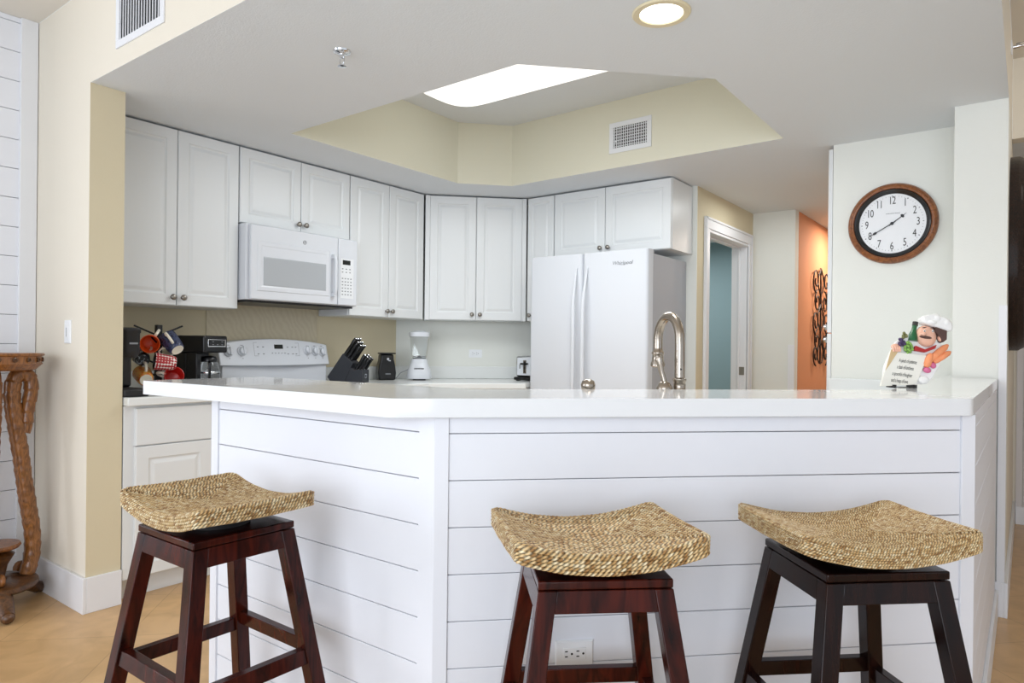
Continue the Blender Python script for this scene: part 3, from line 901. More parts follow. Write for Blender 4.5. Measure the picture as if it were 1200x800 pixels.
def rrect(a, b_, r, step):
    """closed rounded-rectangle points, evenly spaced; returns pts with outward normals"""
    r = max(0.0015, min(r, a * .98, b_ * .98))
    segs = []
    pts = []
    def arc(cx, cy, a0):
        n_ = max(2, int(r * PI / 2 / step))
        for k in range(n_):
            t_ = a0 + PI / 2 * k / n_
            pts.append((cx + r * math.cos(t_), cy + r * math.sin(t_)))
    def line(p, q):
        d_ = math.hypot(q[0] - p[0], q[1] - p[1]); n_ = max(1, int(d_ / step))
        for k in range(n_):
            t_ = k / n_; pts.append((p[0] + (q[0] - p[0]) * t_, p[1] + (q[1] - p[1]) * t_))
    line((a, -(b_ - r)), (a, b_ - r)); arc(a - r, b_ - r, 0)
    line((a - r, b_), (-(a - r), b_)); arc(-(a - r), b_ - r, PI / 2)
    line((-a, b_ - r), (-a, -(b_ - r))); arc(-(a - r), -(b_ - r), PI)
    line((-(a - r), -b_), (a - r, -b_)); arc(a - r, -(b_ - r), 3 * PI / 2)
    return pts


def make_rope_seat(name, pitch, step, tw, seed, parent):
    rnd = random.Random(seed)
    r0 = pitch * 0.525
    V = []; F = []; Cc = []
    palette = [(228, 196, 144), (240, 216, 170), (214, 178, 122), (196, 156, 100), (234, 204, 152), (248, 230, 190), (168, 126, 76), (222, 188, 134)]
    SEG = 8
    rings = []
    side_rows = int(round(0.034 / pitch))
    for k in range(side_rows): rings.append((0.0, -0.004 - k * pitch * 0.95, 0.02))
    k = 0
    ins = pitch * 0.55
    while B_ - ins > pitch * 0.4:
        rings.append((ins, 0.0, max(0.004, 0.02 - ins * .15))); ins += pitch * 0.93
    for ins, dz, rc in rings:
        pts = rrect(A_ - ins, B_ - ins, rc, step)
        n_ = len(pts)
        tot = sum(math.hypot(pts[(i + 1) % n_][0] - pts[i][0], pts[(i + 1) % n_][1] - pts[i][1]) for i in range(n_))
        turns = max(1, round(tot / tw)); ph = rnd.random() * 6.28
        base = len(V); s_acc = 0
        cols = [[rnd.choice(palette) for _ in range(2)]]
        jit = [rnd.random() * .5 for _ in range(40)]
        seglen = tw * 0.5; nseg = int(tot / seglen) + 1
        colA = [rnd.choice(palette) for _ in range(nseg + 1)]; colB = [rnd.choice(palette) for _ in range(nseg + 1)]
        for i in range(n_):
            p = Vector((pts[i][0], pts[i][1], 0)); q = Vector((pts[(i + 1) % n_][0], pts[(i + 1) % n_][1], 0)); o_ = Vector((pts[i - 1][0], pts[i - 1][1], 0))
            t_ = (q - o_).normalized(); nrm = Vector((t_.y, -t_.x, 0)); up = Vector((0, 0, 1))
            z = saddle(p.x, p.y) + dz
            th = 2 * PI * turns * s_acc / tot + ph
            wob = 1 + 0.08 * math.sin(s_acc * 70 + ph)
            si = int(s_acc / seglen)
            for k in range(SEG):
                a = 2 * PI * k / SEG
                lob = abs(math.cos(a - th))
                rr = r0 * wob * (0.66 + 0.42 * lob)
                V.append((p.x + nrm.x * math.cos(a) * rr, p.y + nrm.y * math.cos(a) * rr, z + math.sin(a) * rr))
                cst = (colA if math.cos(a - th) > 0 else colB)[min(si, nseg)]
                dk = 0.07 + 0.98 * lob ** 1.3          # strand colour darkens into the groove between the plies
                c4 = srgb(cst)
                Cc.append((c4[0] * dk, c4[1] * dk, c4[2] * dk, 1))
            s_acc += (q - p).length
        for i in range(n_):
            j = (i + 1) % n_
            for k in range(SEG):
                k2 = (k + 1) % SEG
                F.append((base + i * SEG + k, base + i * SEG + k2, base + j * SEG + k2, base + j * SEG + k))
    me = bpy.data.meshes.new(name); me.from_pydata(V, [], F)
    ca = me.color_attributes.new('strand', 'FLOAT_COLOR', 'POINT')
    flat = [c for q in Cc for c in q]
    ca.data.foreach_set('color', flat)
    me.materials.append(M_rope)
    me.polygons.foreach_set('use_smooth', [True] * len(F)); me.update()
    bm = bmesh.new(); bm.from_mesh(me); bmesh.ops.recalc_face_normals(bm, faces=bm.faces); bm.to_mesh(me); bm.free()
    o = bpy.data.objects.new(name, me); COL.objects.link(o); o.parent = parent
    return o


def make_stool(label, loc, rot_seat, rot_base, wd, pitch, tw, seed):
    KS = 0.935                                   # overall size of this stool model
    t = thing('bar_stool', label, 'stool', (loc[0] * KS, loc[1] * KS, 1.15 * (1 - KS)), rot_base, 'bar stools at the breakfast bar')
    t.scale = (KS, KS, KS)
    ZF = -1.15 * (1 - KS) / KS                   # floor level in the stool's own frame
    PT = 0.722; H0 = 0.1275; sp = 0.145
    Pz = PT - 0.017
    # top plate
    MB().use(wd).box(-H0, H0, -H0, H0, Pz, PT).build('top_plate', t, bevel=0.003)
    def half(z): return H0 + sp * (Pz - z)
    lw = 0.036
    ap0 = Pz - 0.0425
    for i, (sx, sy) in enumerate(((-1, -1), (1, -1), (1, 1), (-1, 1))):
        hb = half(ZF); ht = half(Pz - 0.0015)
        def q(h, z, w_):
            xs_ = sorted((sx * h, sx * (h - w_))); ys_ = sorted((sy * h, sy * (h - w_)))
            return [(xs_[0], ys_[0], z), (xs_[1], ys_[0], z), (xs_[1], ys_[1], z), (xs_[0], ys_[1], z)]
        MB().use(wd).hexa(q(hb, ZF, lw), q(ht, Pz - 0.0015, lw)).build('leg', t, bevel=0.002)
    # aprons (sloped outer face) and stretchers
    def rail(side, z0, z1, thick, inset, nm, gap=0.0):
        h0 = half(z0) - inset; h1 = half(z1) - inset
        e0 = half(z0) - lw + 0.0005; e1 = half(z1) - lw + 0.0005
        b4 = [(-e0, -h0, z0), (e0, -h0, z0), (e0, -h0 + thick, z0), (-e0, -h0 + thick, z0)]
        t4 = [(-e1, -h1, z1), (e1, -h1, z1), (e1, -h1 + thick, z1), (-e1, -h1 + thick, z1)]
        T = Matrix.Rotation(side * PI / 2, 4, 'Z')
        MB().use(wd).hexa(b4, t4, T).build(nm, t, bevel=0.0015)
    for s_ in range(4):
        rail(s_, ap0, Pz - 0.0015, 0.022, 0.0008, 'apron')
    for s_ in range(4):
        zc = 0.415 if s_ % 2 == 0 else 0.395
        if s_ % 2 == 0: rail(s_, zc - 0.018, zc + 0.018, 0.022, 0.005, 'stretcher')
        else: rail(s_, zc - 0.018, zc + 0.018, 0.022, 0.005, 'stretcher')
    # swivel
    rl = rot_seat - rot_base
    MB().use(M_blackm, True).lathe([(0.075, PT), (0.075, PT + 0.010), (0.05, PT + 0.016)], 28).build('swivel', t)
    sb = MB().use(M_seatboard, True); vs = []; fs = []; n1, n2 = 13, 5
    a_, b2 = A_ - 0.015, B_ - 0.015
    for s2 in (0, 1):
        for i in range(n1):
            for j in range(n2):
                x = -a_ + 2 * a_ * i / (n1 - 1); y = -b2 + 2 * b2 * j / (n2 - 1)
                vs.append((x, y, saddle(x, y) - 0.036 + (0.012 if s2 else 0)))
    Lr = n1 * n2
    for i in range(n1 - 1):
        for j in range(n2 - 1):
            a = i * n2 + j
            fs.append((a, a + 1, a + n2 + 1, a + n2)); fs.append((Lr + a, Lr + a + n2, Lr + a + n2 + 1, Lr + a + 1))
    for i in range(n1 - 1):
        for j in (0, n2 - 1):
            a = i * n2 + j; fs.append((a, a + n2, Lr + a + n2, Lr + a))
    for j in range(n2 - 1):
        for i in (0, n1 - 1):
            a = i * n2 + j; fs.append((a, a + 1, Lr + a + 1, Lr + a))
    sb.add(vs, fs)
    so = sb.build('seat_board', t); so.location = (0, 0, 0.770); so.rotation_euler = (0, 0, rl)
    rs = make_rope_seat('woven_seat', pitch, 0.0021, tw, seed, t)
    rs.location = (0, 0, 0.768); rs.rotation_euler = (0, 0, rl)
    return t


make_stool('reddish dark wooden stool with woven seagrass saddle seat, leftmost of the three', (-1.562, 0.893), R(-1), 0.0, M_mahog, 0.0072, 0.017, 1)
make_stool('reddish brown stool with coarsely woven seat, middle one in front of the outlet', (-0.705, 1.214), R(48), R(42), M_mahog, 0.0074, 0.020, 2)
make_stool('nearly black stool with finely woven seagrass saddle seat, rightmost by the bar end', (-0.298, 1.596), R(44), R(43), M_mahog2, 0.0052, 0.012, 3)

# ================================================================== CLOCK
ck = thing('wall_clock', 'round wooden wall clock with white dial hung above the chef plaque', 'clock', (-0.565, 3.995, 1.813))
Tc = Matrix.Rotation(R(90), 4, 'X')
MB().use(M_clockwood, True).lathe([(0.150, 0.001), (0.205, 0.001), (0.207, 0.010), (0.203, 0.022), (0.194, 0.032), (0.190, 0.033), (0.184, 0.028), (0.180, 0.028), (0.176, 0.024)], 72, Tc, cap=False).build('wood_frame', ck)
MB().use(M_clockblack, True).lathe([(0.1775, 0.0235), (0.172, 0.028), (0.164, 0.024), (0.153, 0.011)], 72, Tc, cap=False).build('inner_ring', ck)
MB().use(M_dial, True).lathe([(0.156, 0.0), (0.156, 0.0095), (0.001, 0.0095)], 64, Tc, cap=False).build('dial', ck)
dial = bpy.data.objects['dial']
for h in range(1, 13):
    a = R(90 - 30 * h); rr = 0.117
    me = text_mesh(str(h), 0.045, space=0.9)
    MB().use(M_ink).mesh(me, Matrix.Translation((rr * math.cos(a), -0.0102, rr * math.sin(a))) @ FR @ Matrix.Diagonal((0.80, 1.25, 1, 1))).build('numeral', dial)
mb = MB().use(M_greymark)
for k in range(60):
    a = R(6 * k); r1 = 0.137; w_ = 0.0022 if k % 5 == 0 else 0.001
    T = Matrix.Rotation(-a, 4, 'Y')
    l_ = 0.006 if k % 5 == 0 else 0.0035
    mb.add([(r1, -0.0101, -w_), (r1 + l_, -0.0101, -w_), (r1 + l_, -0.0101, w_), (r1, -0.0101, w_)], [(0, 1, 2, 3)], T)
mb.build('minute_track', ck)


def hand(angle_cw, length, wid, blob, nm, dy):
    a = R(90 - angle_cw)
    T = Matrix.Rotation(-a, 4, 'Y')
    mb = MB().use(M_darkmark)
    y0 = -0.011 - dy
    pts = [(-0.018, 0.002), (0, wid), (length * .62, wid * .7), (length * .68, blob), (length * .76, blob * .8), (length * .8, wid * .5), (length, 0.0004)]
    poly = [(x, z) for x, z in pts] + [(x, -z) for x, z in reversed(pts)]
    n_ = len(poly)
    mb.add([(x, y0, z) for x, z in poly] + [(x, y0 - 0.0012, z) for x, z in poly],
           [tuple(range(n_)), tuple(reversed(range(n_, 2 * n_)))] + [(i, (i + 1) % n_, n_ + (i + 1) % n_, n_ + i) for i in range(n_)], T)
    mb.build(nm, ck)


hand(53, 0.082, 0.0028, 0.0105, 'hour_hand', 0.0)
hand(240, 0.128, 0.0026, 0.0065, 'minute_hand', 0.002)
MB().use(M_darkmark, True).lathe([(0.008, 0.010), (0.008, 0.015), (0.003, 0.017)], 16, Tc).build('centre_cap', ck)
mb = MB().use(M_greymark)
x = -0.028
for k in range(11):
    w_ = 0.003 + 0.0015 * ((k * 7) % 3); mb.box(x, x + w_, -0.0102, -0.0099, 0.0505, 0.0535); x += w_ + 0.0015
mb.build('dial_script', ck)

# ================================================================== FAUCET
dirp = Vector((-0.040 * 0.798 - 0.12 * 0.603, -0.040 * 0.603 + 0.12 * 0.798, 0)); D = dirp.length; dn = dirp.normalized()
fc = thing('kitchen_faucet', 'brushed nickel gooseneck faucet rising behind the bar counter', 'faucet', (-0.836, 1.944, 0.9145))
mb = MB().use(M_steel, True).lathe([(0.030, 0), (0.028, 0.006), (0.020, 0.018), (0.0165, 0.03), (0.0165, 0.105), (0.021, 0.108), (0.021, 0.115), (0.0185, 0.118), (0.0185, 0.140), (0.021, 0.143), (0.021, 0.149), (0.0155, 0.153)], 24)
mb.build('body', fc)
pts = [(0, 0, 0.15), (0, 0, 0.20), (0, 0, 0.235)]
rr = [0.0155, 0.0150, 0.0145]
rad_ = D / 2
for k in range(1, 15):
    a = PI - PI * 1.03 * k / 14
    c = dn * (rad_ + rad_ * math.cos(a))
    pts.append((c.x, c.y, 0.265 + 0.075 * math.sin(a))); rr.append(0.0145)
e0 = Vector(pts[-1]); pts.append(tuple(e0 + Vector((0, 0, -0.025)))); rr.append(0.0145)
mb = MB().use(M_steel, True).tube(pts, rr, 16)
mb.build('gooseneck', fc)
Ts = Matrix.Translation((e0.x, e0.y, e0.z - 0.078))
MB().use(M_steel, True).lathe([(0.016, 0), (0.0225, 0.004), (0.0225, 0.012), (0.019, 0.022), (0.0175, 0.04), (0.0195, 0.043), (0.0195, 0.048), (0.0165, 0.052), (0.0150, 0.06)], 24, Ts).build('spray_head', fc)
MB().use(M_slot, True).cyl((0.010, -0.0135, 0.178), (0.0115, -0.0155, 0.178), 0.0025, seg=10).build('sensor_dot', fc)
# separate side lever
lv_ = thing('faucet_lever', 'brushed nickel single lever handle standing beside the gooseneck faucet', 'faucet handle', (-0.868, 1.908, 0.9145))
MB().use(M_steel, True).lathe([(0.028, 0), (0.027, 0.008), (0.020, 0.02), (0.018, 0.095), (0.022, 0.108), (0.024, 0.122), (0.016, 0.137), (0.010, 0.142)], 24).build('base', lv_)
MB().use(M_steel, True).tube([(0, 0, 0.135), (-0.002, -0.002, 0.15), (-0.007, -0.005, 0.17), (-0.011, -0.008, 0.19), (-0.013, -0.009, 0.207), (-0.013, -0.009, 0.2135)], [0.010, 0.0085, 0.0085, 0.010, 0.013, 0.0115], 14).build('lever', lv_)
sd = thing('soap_dispenser', 'round nickel dispenser cap peeking over the bar before the refrigerator', 'soap dispenser', (-1.035, 1.745, 0.9145)); sd.scale = (1, 1, 0.955)
MB().use(M_steel, True).lathe([(0.022, 0), (0.021, 0.01), (0.012, 0.02), (0.012, 0.10), (0.016, 0.112), (0.020, 0.125), (0.0215, 0.137), (0.018, 0.148), (0.008, 0.154), (0.001, 0.155)], 24).build('pump_cap', sd)

# ================================================================== COUNTER ITEMS (left)
# single-serve brewer
k_ = thing('pod_coffee_maker', 'black single serve coffee brewer in the far left counter corner', 'coffee maker', (-3.34, 1.436, 0.9145), R(90))
MB().use(M_blackm).box(-0.056, 0.056, -0.15, 0.14, 0, 0.035).build('base', k_, bevel=0.008, bseg=3)
MB().use(M_black).box(-0.052, 0.052, 0.02, 0.14, 0.0355, 0.30).build('water_tower', k_, bevel=0.012, bseg=3)
mb = MB().use(M_blackm, True).lathe([(0.034, 0.175), (0.043, 0.19), (0.046, 0.21), (0.046, 0.285), (0.050, 0.290), (0.050, 0.305), (0.04, 0.312)], 28, Matrix.Translation((0, -0.06, 0)))
mb.build('brew_head', k_)
MB().use(M_greymark).box(-0.018, 0.018, -0.112, -0.1095, 0.236, 0.244).build('badge', k_)

# mug tree
mt = thing('mug_tree', 'black post mug rack with hooked arms beside the coffee maker', 'mug rack', (-3.5, 1.676, 0.9145))
MB().use(M_blackm, True).lathe([(0.075, 0), (0.075, 0.008), (0.02, 0.014)], 28).build('base', mt)
MB().use(M_blackm).box(-0.014, 0.014, -0.014, 0.014, 0.010, 0.335).build('post', mt, bevel=0.003)
ART = Vector((0.905, -0.426, 0)); ALR = Vector((0.426, 0.905, 0))


def armat(z, dr, ln, up):
    d_ = (ALR * dr[0] + ART * dr[1]).normalized()
    p0 = d_ * 0.012; p1 = d_ * ln
    MB().use(M_blackm, True).tube([(p0.x, p0.y, z), (p1.x, p1.y, z + up)], 0.0045, 8).build('arm', mt)


armat(0.285, (-1, 0.1), 0.11, 0.045); armat(0.285, (1, -.1), 0.11, 0.047); armat(0.24, (-.4, 1), 0.08, 0.03); armat(0.24, (.6, 1), 0.08, 0.03)
armat(0.14, (-.8, .6), 0.09, 0.03); armat(0.14, (.8, .6), 0.09, 0.03); armat(0.08, (-1, -.3), 0.09, 0.03)


def make_mug(label, loc, axis, handle_dir, mo, mi, mh, mb_, s=1.0):
    """axis = direction the opening faces"""
    t = thing('mug', label, 'mug', loc, 0, 'mugs on the black mug rack')
    zax = Vector(axis).normalized(); h = Vector(handle_dir); h = (h - zax * h.dot(zax)).normalized(); yax = zax.cross(h)
    Rm = Matrix((h, yax, zax)).transposed()
    t.rotation_euler = Rm.to_euler()
    r_, H = 0.042 * s, 0.095 * s
    MB().use(mo, True).lathe([(r_ * .66, -H / 2), (r_ * .80, -H * .44), (r_ * .9, -H * .2), (r_ * .98, H * .2), (r_ * 1.02, H / 2), (r_ * .97, H / 2 + .001)], 32, cap=False).build('cup_wall', t)
    MB().use(mi, True).lathe([(r_ * .965, H / 2 + .001), (r_ * .9, H * .2), (r_ * .8, -H * .3), (r_ * .4, -H * .40), (0.001, -H * .41)], 32, cap=False).build('inside', t)
    MB().use(mb_, True).lathe([(0.001, -H / 2 + .003), (r_ * .5, -H / 2 + .003), (r_ * .55, -H / 2), (r_ * .665, -H / 2)], 32, cap=False).build('foot', t)
    pts = [(r_ * .93, 0, H * .28), (r_ * 1.25, 0, H * .34), (r_ * 1.62, 0, H * .22), (r_ * 1.72, 0, 0), (r_ * 1.55, 0, -H * .22), (r_ * 1.2, 0, -H * .32), (r_ * .86, 0, -H * .28)]
    MB().use(mh, True).tube(pts, 0.0055, 10, sx=1.2, sy=.8).build('handle', t)
    return t


def at_(l, tw, z): # left-right, toward camera, height relative tree axis
    p = Vector((-3.5, 1.676, 0)) + ALR * l + ART * tw
    return (p.x, p.y, z)


def dv(l, tw, z): v = ALR * l + ART * tw; return (v.x, v.y, z)


make_mug('mug with bright orange inside hanging top left, mouth towards the viewer', at_(-0.036, 0.06, 1.158), dv(-.05, 1, -.12), dv(.5, 0, .85), M_orangec, M_orangec, M_ivory, M_ivory, 1.05)
make_mug('navy patterned mug with ivory foot hanging top right', at_(0.062, 0.05, 1.155), dv(-.55, -.75, .75), dv(-.5, .5, .8), M_navypat, M_ivory, M_ivory, M_ivory, 1.05)
make_mug('red and white patterned mug lying sideways at mid height', at_(0.030, 0.075, 1.063), dv(-1, .15, .12), dv(.1, -.3, 1), M_redpat, M_black, M_ivory, M_redpat, 1.0)
make_mug('black patterned mug with pale handle at mid height on the left', at_(-0.075, 0.02, 1.085), dv(-.2, -1, .25), dv(.45, .9, .1), M_blkpat, M_black, M_ivory, M_blkpat, 0.95)
make_mug('orange patterned mug with ivory foot hanging lowest left', at_(-0.062, 0.06, 0.992), dv(-.2, -.9, .3), dv(.1, .4, .9), M_orpat, M_ivory, M_ivory, M_ivory, 1.0)
make_mug('plain red mug hanging lowest right, mouth tilted up to the viewer', at_(0.066, 0.05, 0.985), dv(.1, .9, .25), dv(-.9, 0, .3), M_redc, M_redc, M_ivory, M_redc, 1.05)

# drip coffee maker, rotated to face camera slightly
cm = thing('drip_coffee_maker', 'black drip coffee maker with silver control panel and glass carafe', 'coffee maker', (-3.585, 1.942, 0.9145), R(110)); cm.scale = (0.87, 0.87, 0.97)
MB().use(M_black).box(-0.10, 0.10, -0.11, 0.12, 0, 0.03).build('base', cm, bevel=0.006, bseg=3)
MB().use(M_black).box(-0.10, 0.10, 0.02, 0.12, 0.0305, 0.20).box(-0.10, -0.06, -0.06, 0.02, 0.0305, 0.20).build('water_tank', cm, bevel=0.006, bseg=3)
MB().use(M_black).box(-0.10, 0.105, -0.115, 0.12, 0.2005, 0.295).build('brew_housing', cm, bevel=0.010, bseg=3)
mb = MB().use(M_chrome); panel_rings(mb, -0.07, 0.085, 0.232, 0.276, [(0, 0.114), (0, 0.119), (.004, .119), (.006, .117)])
cp = mb.build('control_panel', cm, bevel=0.002)
mb = MB().use(M_black).box(-0.062, 0.077, -0.1185, -0.1165, 0.239, 0.269); mb.build('panel_face', cp)
mb = MB().use(M_greymark)
for x_, z_ in ((-.035, .262), (.045, .262), (-.035, .246), (.005, .246), (.045, .246)): mb.box(x_, x_ + .014, -0.1192, -0.1184, z_ - .002, z_ + .002)
mb.build('buttons', cp)
ca_ = MB().use(M_glass, True).lathe([(0.050, 0.033), (0.066, 0.05), (0.067, 0.09), (0.055, 0.135), (0.048, 0.150)], 32, Matrix.Translation((0.02, -0.045, 0)), cap=False).build('carafe', cm)
MB().use(M_black, True).lathe([(0.049, 0.150), (0.051, 0.165), (0.04, 0.18), (0.01, 0.185)], 28, Matrix.Translation((0.02, -0.045, 0))).build('carafe_lid', ca_)
MB().use(M_black, True).tube([(-0.025, -0.09, 0.15), (-0.05, -0.115, 0.14), (-0.055, -0.12, 0.09), (-0.035, -0.10, 0.055)], 0.008, 10).build('carafe_handle', ca_)
MB().use(M_chrome, True).lathe([(0.0675, 0.085), (0.0685, 0.087), (0.0685, 0.093), (0.0675, 0.095)], 32, Matrix.Translation((0.02, -0.045, 0)), cap=False).build('carafe_band', ca_)

# ================================================================== KNIFE BLOCK
kb = thing('knife_block', 'slanted charcoal knife block on the worktop right of the range', 'knife block', (-3.605, 2.978, 0.9145), R(26))
# side profile in x-z: leaning block; extruded along y
def prof(poly, y0, y1, m, nm, parent, bevel=0.003):
    mb = MB().use(m)
    T = Matrix(((1, 0, 0, 0), (0, 0, -1, 0), (0, 1, 0, 0), (0, 0, 0, 1)))
    mb.prism(poly, -y1, -y0, T)
    return mb.build(nm, parent, bevel=bevel)


# block leans: bottom-left to upper-right
prof([(-0.115, 0.012), (-0.130, 0.035), (-0.022, 0.190), (0.050, 0.128), (-0.01, 0.0), (-0.10, 0.0)], -0.055, 0.055, M_char, 'slanted_body', kb)
prof([(-0.009, 0.0), (0.0355, 0.098), (0.045, 0.085), (0.118, 0.085), (0.118, 0.0)], -0.055, 0.055, M_char, 'front_step', kb)
MB().use(M_chrome).box(0.118, 0.1186, -0.014, 0.014, 0.028, 0.056).build('badge', kb)
MB().use(M_char).box(0.118, 0.1188, -0.010, 0.010, 0.033, 0.051).build('badge_face', kb)
slant = Vector((0.108, 0, 0.155)).normalized()
perp = Vector((0.072, 0, -0.062)).normalized()
knv = []
base0 = Vector((-0.022, 0, 0.190))
spots = []
for row, (along, ln, ys) in enumerate([(0.010, 0.130, (-0.036, 0.0, 0.036)), (0.036, 0.122, (-0.036, 0.0, 0.036)), (0.064, 0.118, (-0.036, 0.0, 0.036))]):
    for y in ys: spots.append((base0 + perp * along + Vector((0, y, 0)), ln))
for xx in (0.060, 0.085, 0.106):
    for y in (-0.03, 0.022): spots.append((Vector((xx, y, 0.0855)), 0.115 - (xx - .06) * .6))
proto = None
desc = ['back row', 'second row', 'third row']
for i, (p, ln) in enumerate(spots):
    k0 = Matrix.Translation((-3.605, 2.978, 0.9145)) @ Matrix.Rotation(R(26), 4, 'Z')
    sl = slant if i < 9 else Vector((0.10, 0, 0.155)).normalized()
    w = k0 @ p
    if proto is None:
        proto = thing('kitchen_knife', 'black handled kitchen knife in the charcoal block', 'knife', w, 0, 'knives in the charcoal block')
        h_ = MB().use(M_black, True)
        h_.tube([(0, 0, 0.001), (0.002, 0, 0.03), (0.0, 0, 0.07), (-0.003, 0, 0.10), (0.004, 0, 0.118)], [0.0085, 0.0095, 0.0080, 0.0095, 0.0095], 10, sx=1.15, sy=0.75)
        h_.build('handle', proto)
        MB().use(M_chrome, True).tube([(0.004, 0, 0.1175), (0.0055, 0, 0.1225)], [0.0098, 0.007], 10, sx=1.15, sy=.75).build('end_cap', proto)
        kt = proto
    else:
        kt = copy_tree(proto)
    kt['label'] = 'black handled kitchen knife with steel end cap standing in the charcoal knife block'
    kt.location = w
    sc = ln / 0.12
    kt.scale = (1, 1, sc)
    dirw = (k0.to_3x3() @ sl); kt.rotation_euler = dirw.to_track_quat('Z', 'Y').to_euler()

# ================================================================== CAN OPENER
co = thing('can_opener', 'black upright electric can opener between knife block and blender', 'can opener', (-3.68, 3.372, 0.9145), R(62))
mb = MB().use(M_black)
lev = [(0.062, 0.0), (0.066, 0.05), (0.060, 0.10), (0.048, 0.150), (0.046, 0.185)]
vs = []; fs = []
for w_, z_ in lev:
    d0 = 0.045; vs += [(-w_, -d0, z_), (w_, -d0, z_), (w_, d0, z_), (-w_, d0, z_)]
for i in range(len(lev) - 1):
    for k in range(4): k2 = (k + 1) % 4; fs.append((i * 4 + k, i * 4 + k2, i * 4 + 4 + k2, i * 4 + 4 + k))
fs += [(3, 2, 1, 0), tuple(len(lev) * 4 - 4 + k for k in range(4))]
mb.add(vs, fs); mb.build('body', co, bevel=0.012, bseg=3)
MB().use(M_blackm).box(-0.05, 0.056, -0.062, 0.045, 0.1855, 0.195).build('lever_lid', co, bevel=0.003)
MB().use(M_chrome, True).cyl((0.0, -0.045, 0.150), (0.0, -0.060, 0.150), 0.009, seg=16).box(0.004, 0.02, -0.058, -0.046, 0.135, 0.142).build('cutter_wheel', co)
MB().use(M_greymark).box(-0.014, 0.024, -0.0462, -0.0450, 0.040, 0.048).build('badge', co)

# ================================================================== BLENDER
bl = thing('countertop_blender', 'white blender with clear jar in the back kitchen corner', 'blender', (-3.527, 3.555, 0.9145), R(45))
def sqlathe(mb, prof_, n=24, p=3.2):
    vs = []; fs = []
    for r_, z_ in prof_:
        for k in range(n):
            a = 2 * PI * k / n; c, s_ = math.cos(a), math.sin(a)
            q = (abs(c) ** p + abs(s_) ** p) ** (-1 / p)
            vs.append((r_ * q * c, r_ * q * s_, z_))
    for i in range(len(prof_) - 1):
        for k in range(n):
            k2 = (k + 1) % n; fs.append((i * n + k, i * n + k2, (i + 1) * n + k2, (i + 1) * n + k))
    fs += [tuple(reversed(range(n))), tuple((len(prof_) - 1) * n + k for k in range(n))]
    mb.add(vs, fs)
mb = MB().use(M_appl, True); sqlathe(mb, [(0.066, 0.008), (0.086, 0.010), (0.090, 0.03), (0.084, 0.07), (0.066, 0.115), (0.062, 0.125), (0.060, 0.14), (0.056, 0.152)]); mb.build('motor_base', bl)
MB().use(M_blackm).box(-0.045, 0.045, -0.075, 0.06, 0.0, 0.0085).build('feet', bl)
mb = MB().use(M_darkmark)
x_ = -0.035
for k in range(10):
    w_ = 0.004 + 0.001 * (k % 3); mb.box(x_, x_ + w_, -0.0805, -0.0775, 0.078, 0.088); x_ += w_ + 0.002
mb.build('maker_lettering', bl)
mb = MB().use(M_glass, True); sqlathe(mb, [(0.048, 0.1525), (0.054, 0.175), (0.064, 0.25), (0.070, 0.312)], p=2.6); jar = mb.build('glass_jar', bl)
MB().use(M_greymark, True).lathe([(0.048, 0.153), (0.046, 0.162), (0.012, 0.168), (0.004, 0.180)], 20).box(-0.03, 0.03, -0.004, 0.004, 0.172, 0.176).build('blades', jar)
mb = MB().use(M_appl, True); sqlathe(mb, [(0.073, 0.3125), (0.074, 0.318), (0.073, 0.344), (0.05, 0.350), (0.035, 0.356)], p=3); mb.build('lid', bl)
o = MB().use(M_greymark, True).tube([(-3.60, 3.52, 0.99), (-3.62, 3.46, 0.965), (-3.64, 3.44, 0.93), (-3.68, 3.46, 0.918), (-3.74, 3.48, 0.918), (-3.78, 3.50, 0.93)], 0.003, 8).build('power_cord')
tag(o, 'thin grey power cord looping left of the blender', 'cord')

# ================================================================== TOASTER
ts = thing('toaster', 'small chrome toaster tucked against the left side of the refrigerator', 'toaster', (-2.905, 4.05, 0.9145), R(2))
mb = MB().use(M_black).box(-0.098, 0.098, -0.05, 0.14, 0.006, 0.028); mb.build('base', ts, bevel=0.006, bseg=3)
mb = MB().use(M_black)
for sx in (-1, 1):
    for y_ in (-0.03, 0.11): mb.box(sx * 0.07 - 0.012, sx * 0.07 + 0.012, y_ - 0.01, y_ + 0.01, 0, 0.0065)
mb.build('feet', ts)
MB().use(M_chrome).box(-0.092, 0.092, -0.045, 0.135, 0.0285, 0.180).build('chrome_body', ts, bevel=0.022, bseg=4)
mb = MB().use(M_appl); panel_rings(mb, -0.068, 0.068, 0.042, 0.166, [(0, .0455), (0, .0475), (.003, .0485)]); pnl = mb.build('end_panel', ts)
mb = MB().use(M_steel).box(-0.012, 0.012, -0.053, -0.0486, 0.055, 0.150); mb.build('lever_track', pnl)
mb = MB().use(M_black).box(-0.030, 0.030, -0.068, -0.0535, 0.118, 0.130).box(-0.004, 0.004, -0.0545, -0.0532, 0.06, 0.148); mb.build('lever', pnl, bevel=0.003)
MB().use(M_greymark).box(-0.048, -0.040, -0.0498, -0.0487, 0.088, 0.120).build('mark', pnl)
MB().use(M_slot).box(-0.06, 0.06, 0.005, 0.03, 0.1795, 0.1808).box(-0.06, 0.06, 0.065, 0.09, 0.1795, 0.1808).build('bread_slots', ts)

# ================================================================== CHEF PLAQUE
cp = thing('chef_plaque', 'painted cook figure plaque with bread and lettered card on the bar end', 'plaque', (-0.287, 2.43, BT + 0.0005), R(33))
u_ = 1.0
# local: x right, z up, facing -y, leaning back slightly (rotate parts)
LEAN = Matrix.Rotation(R(-10), 4, 'X')


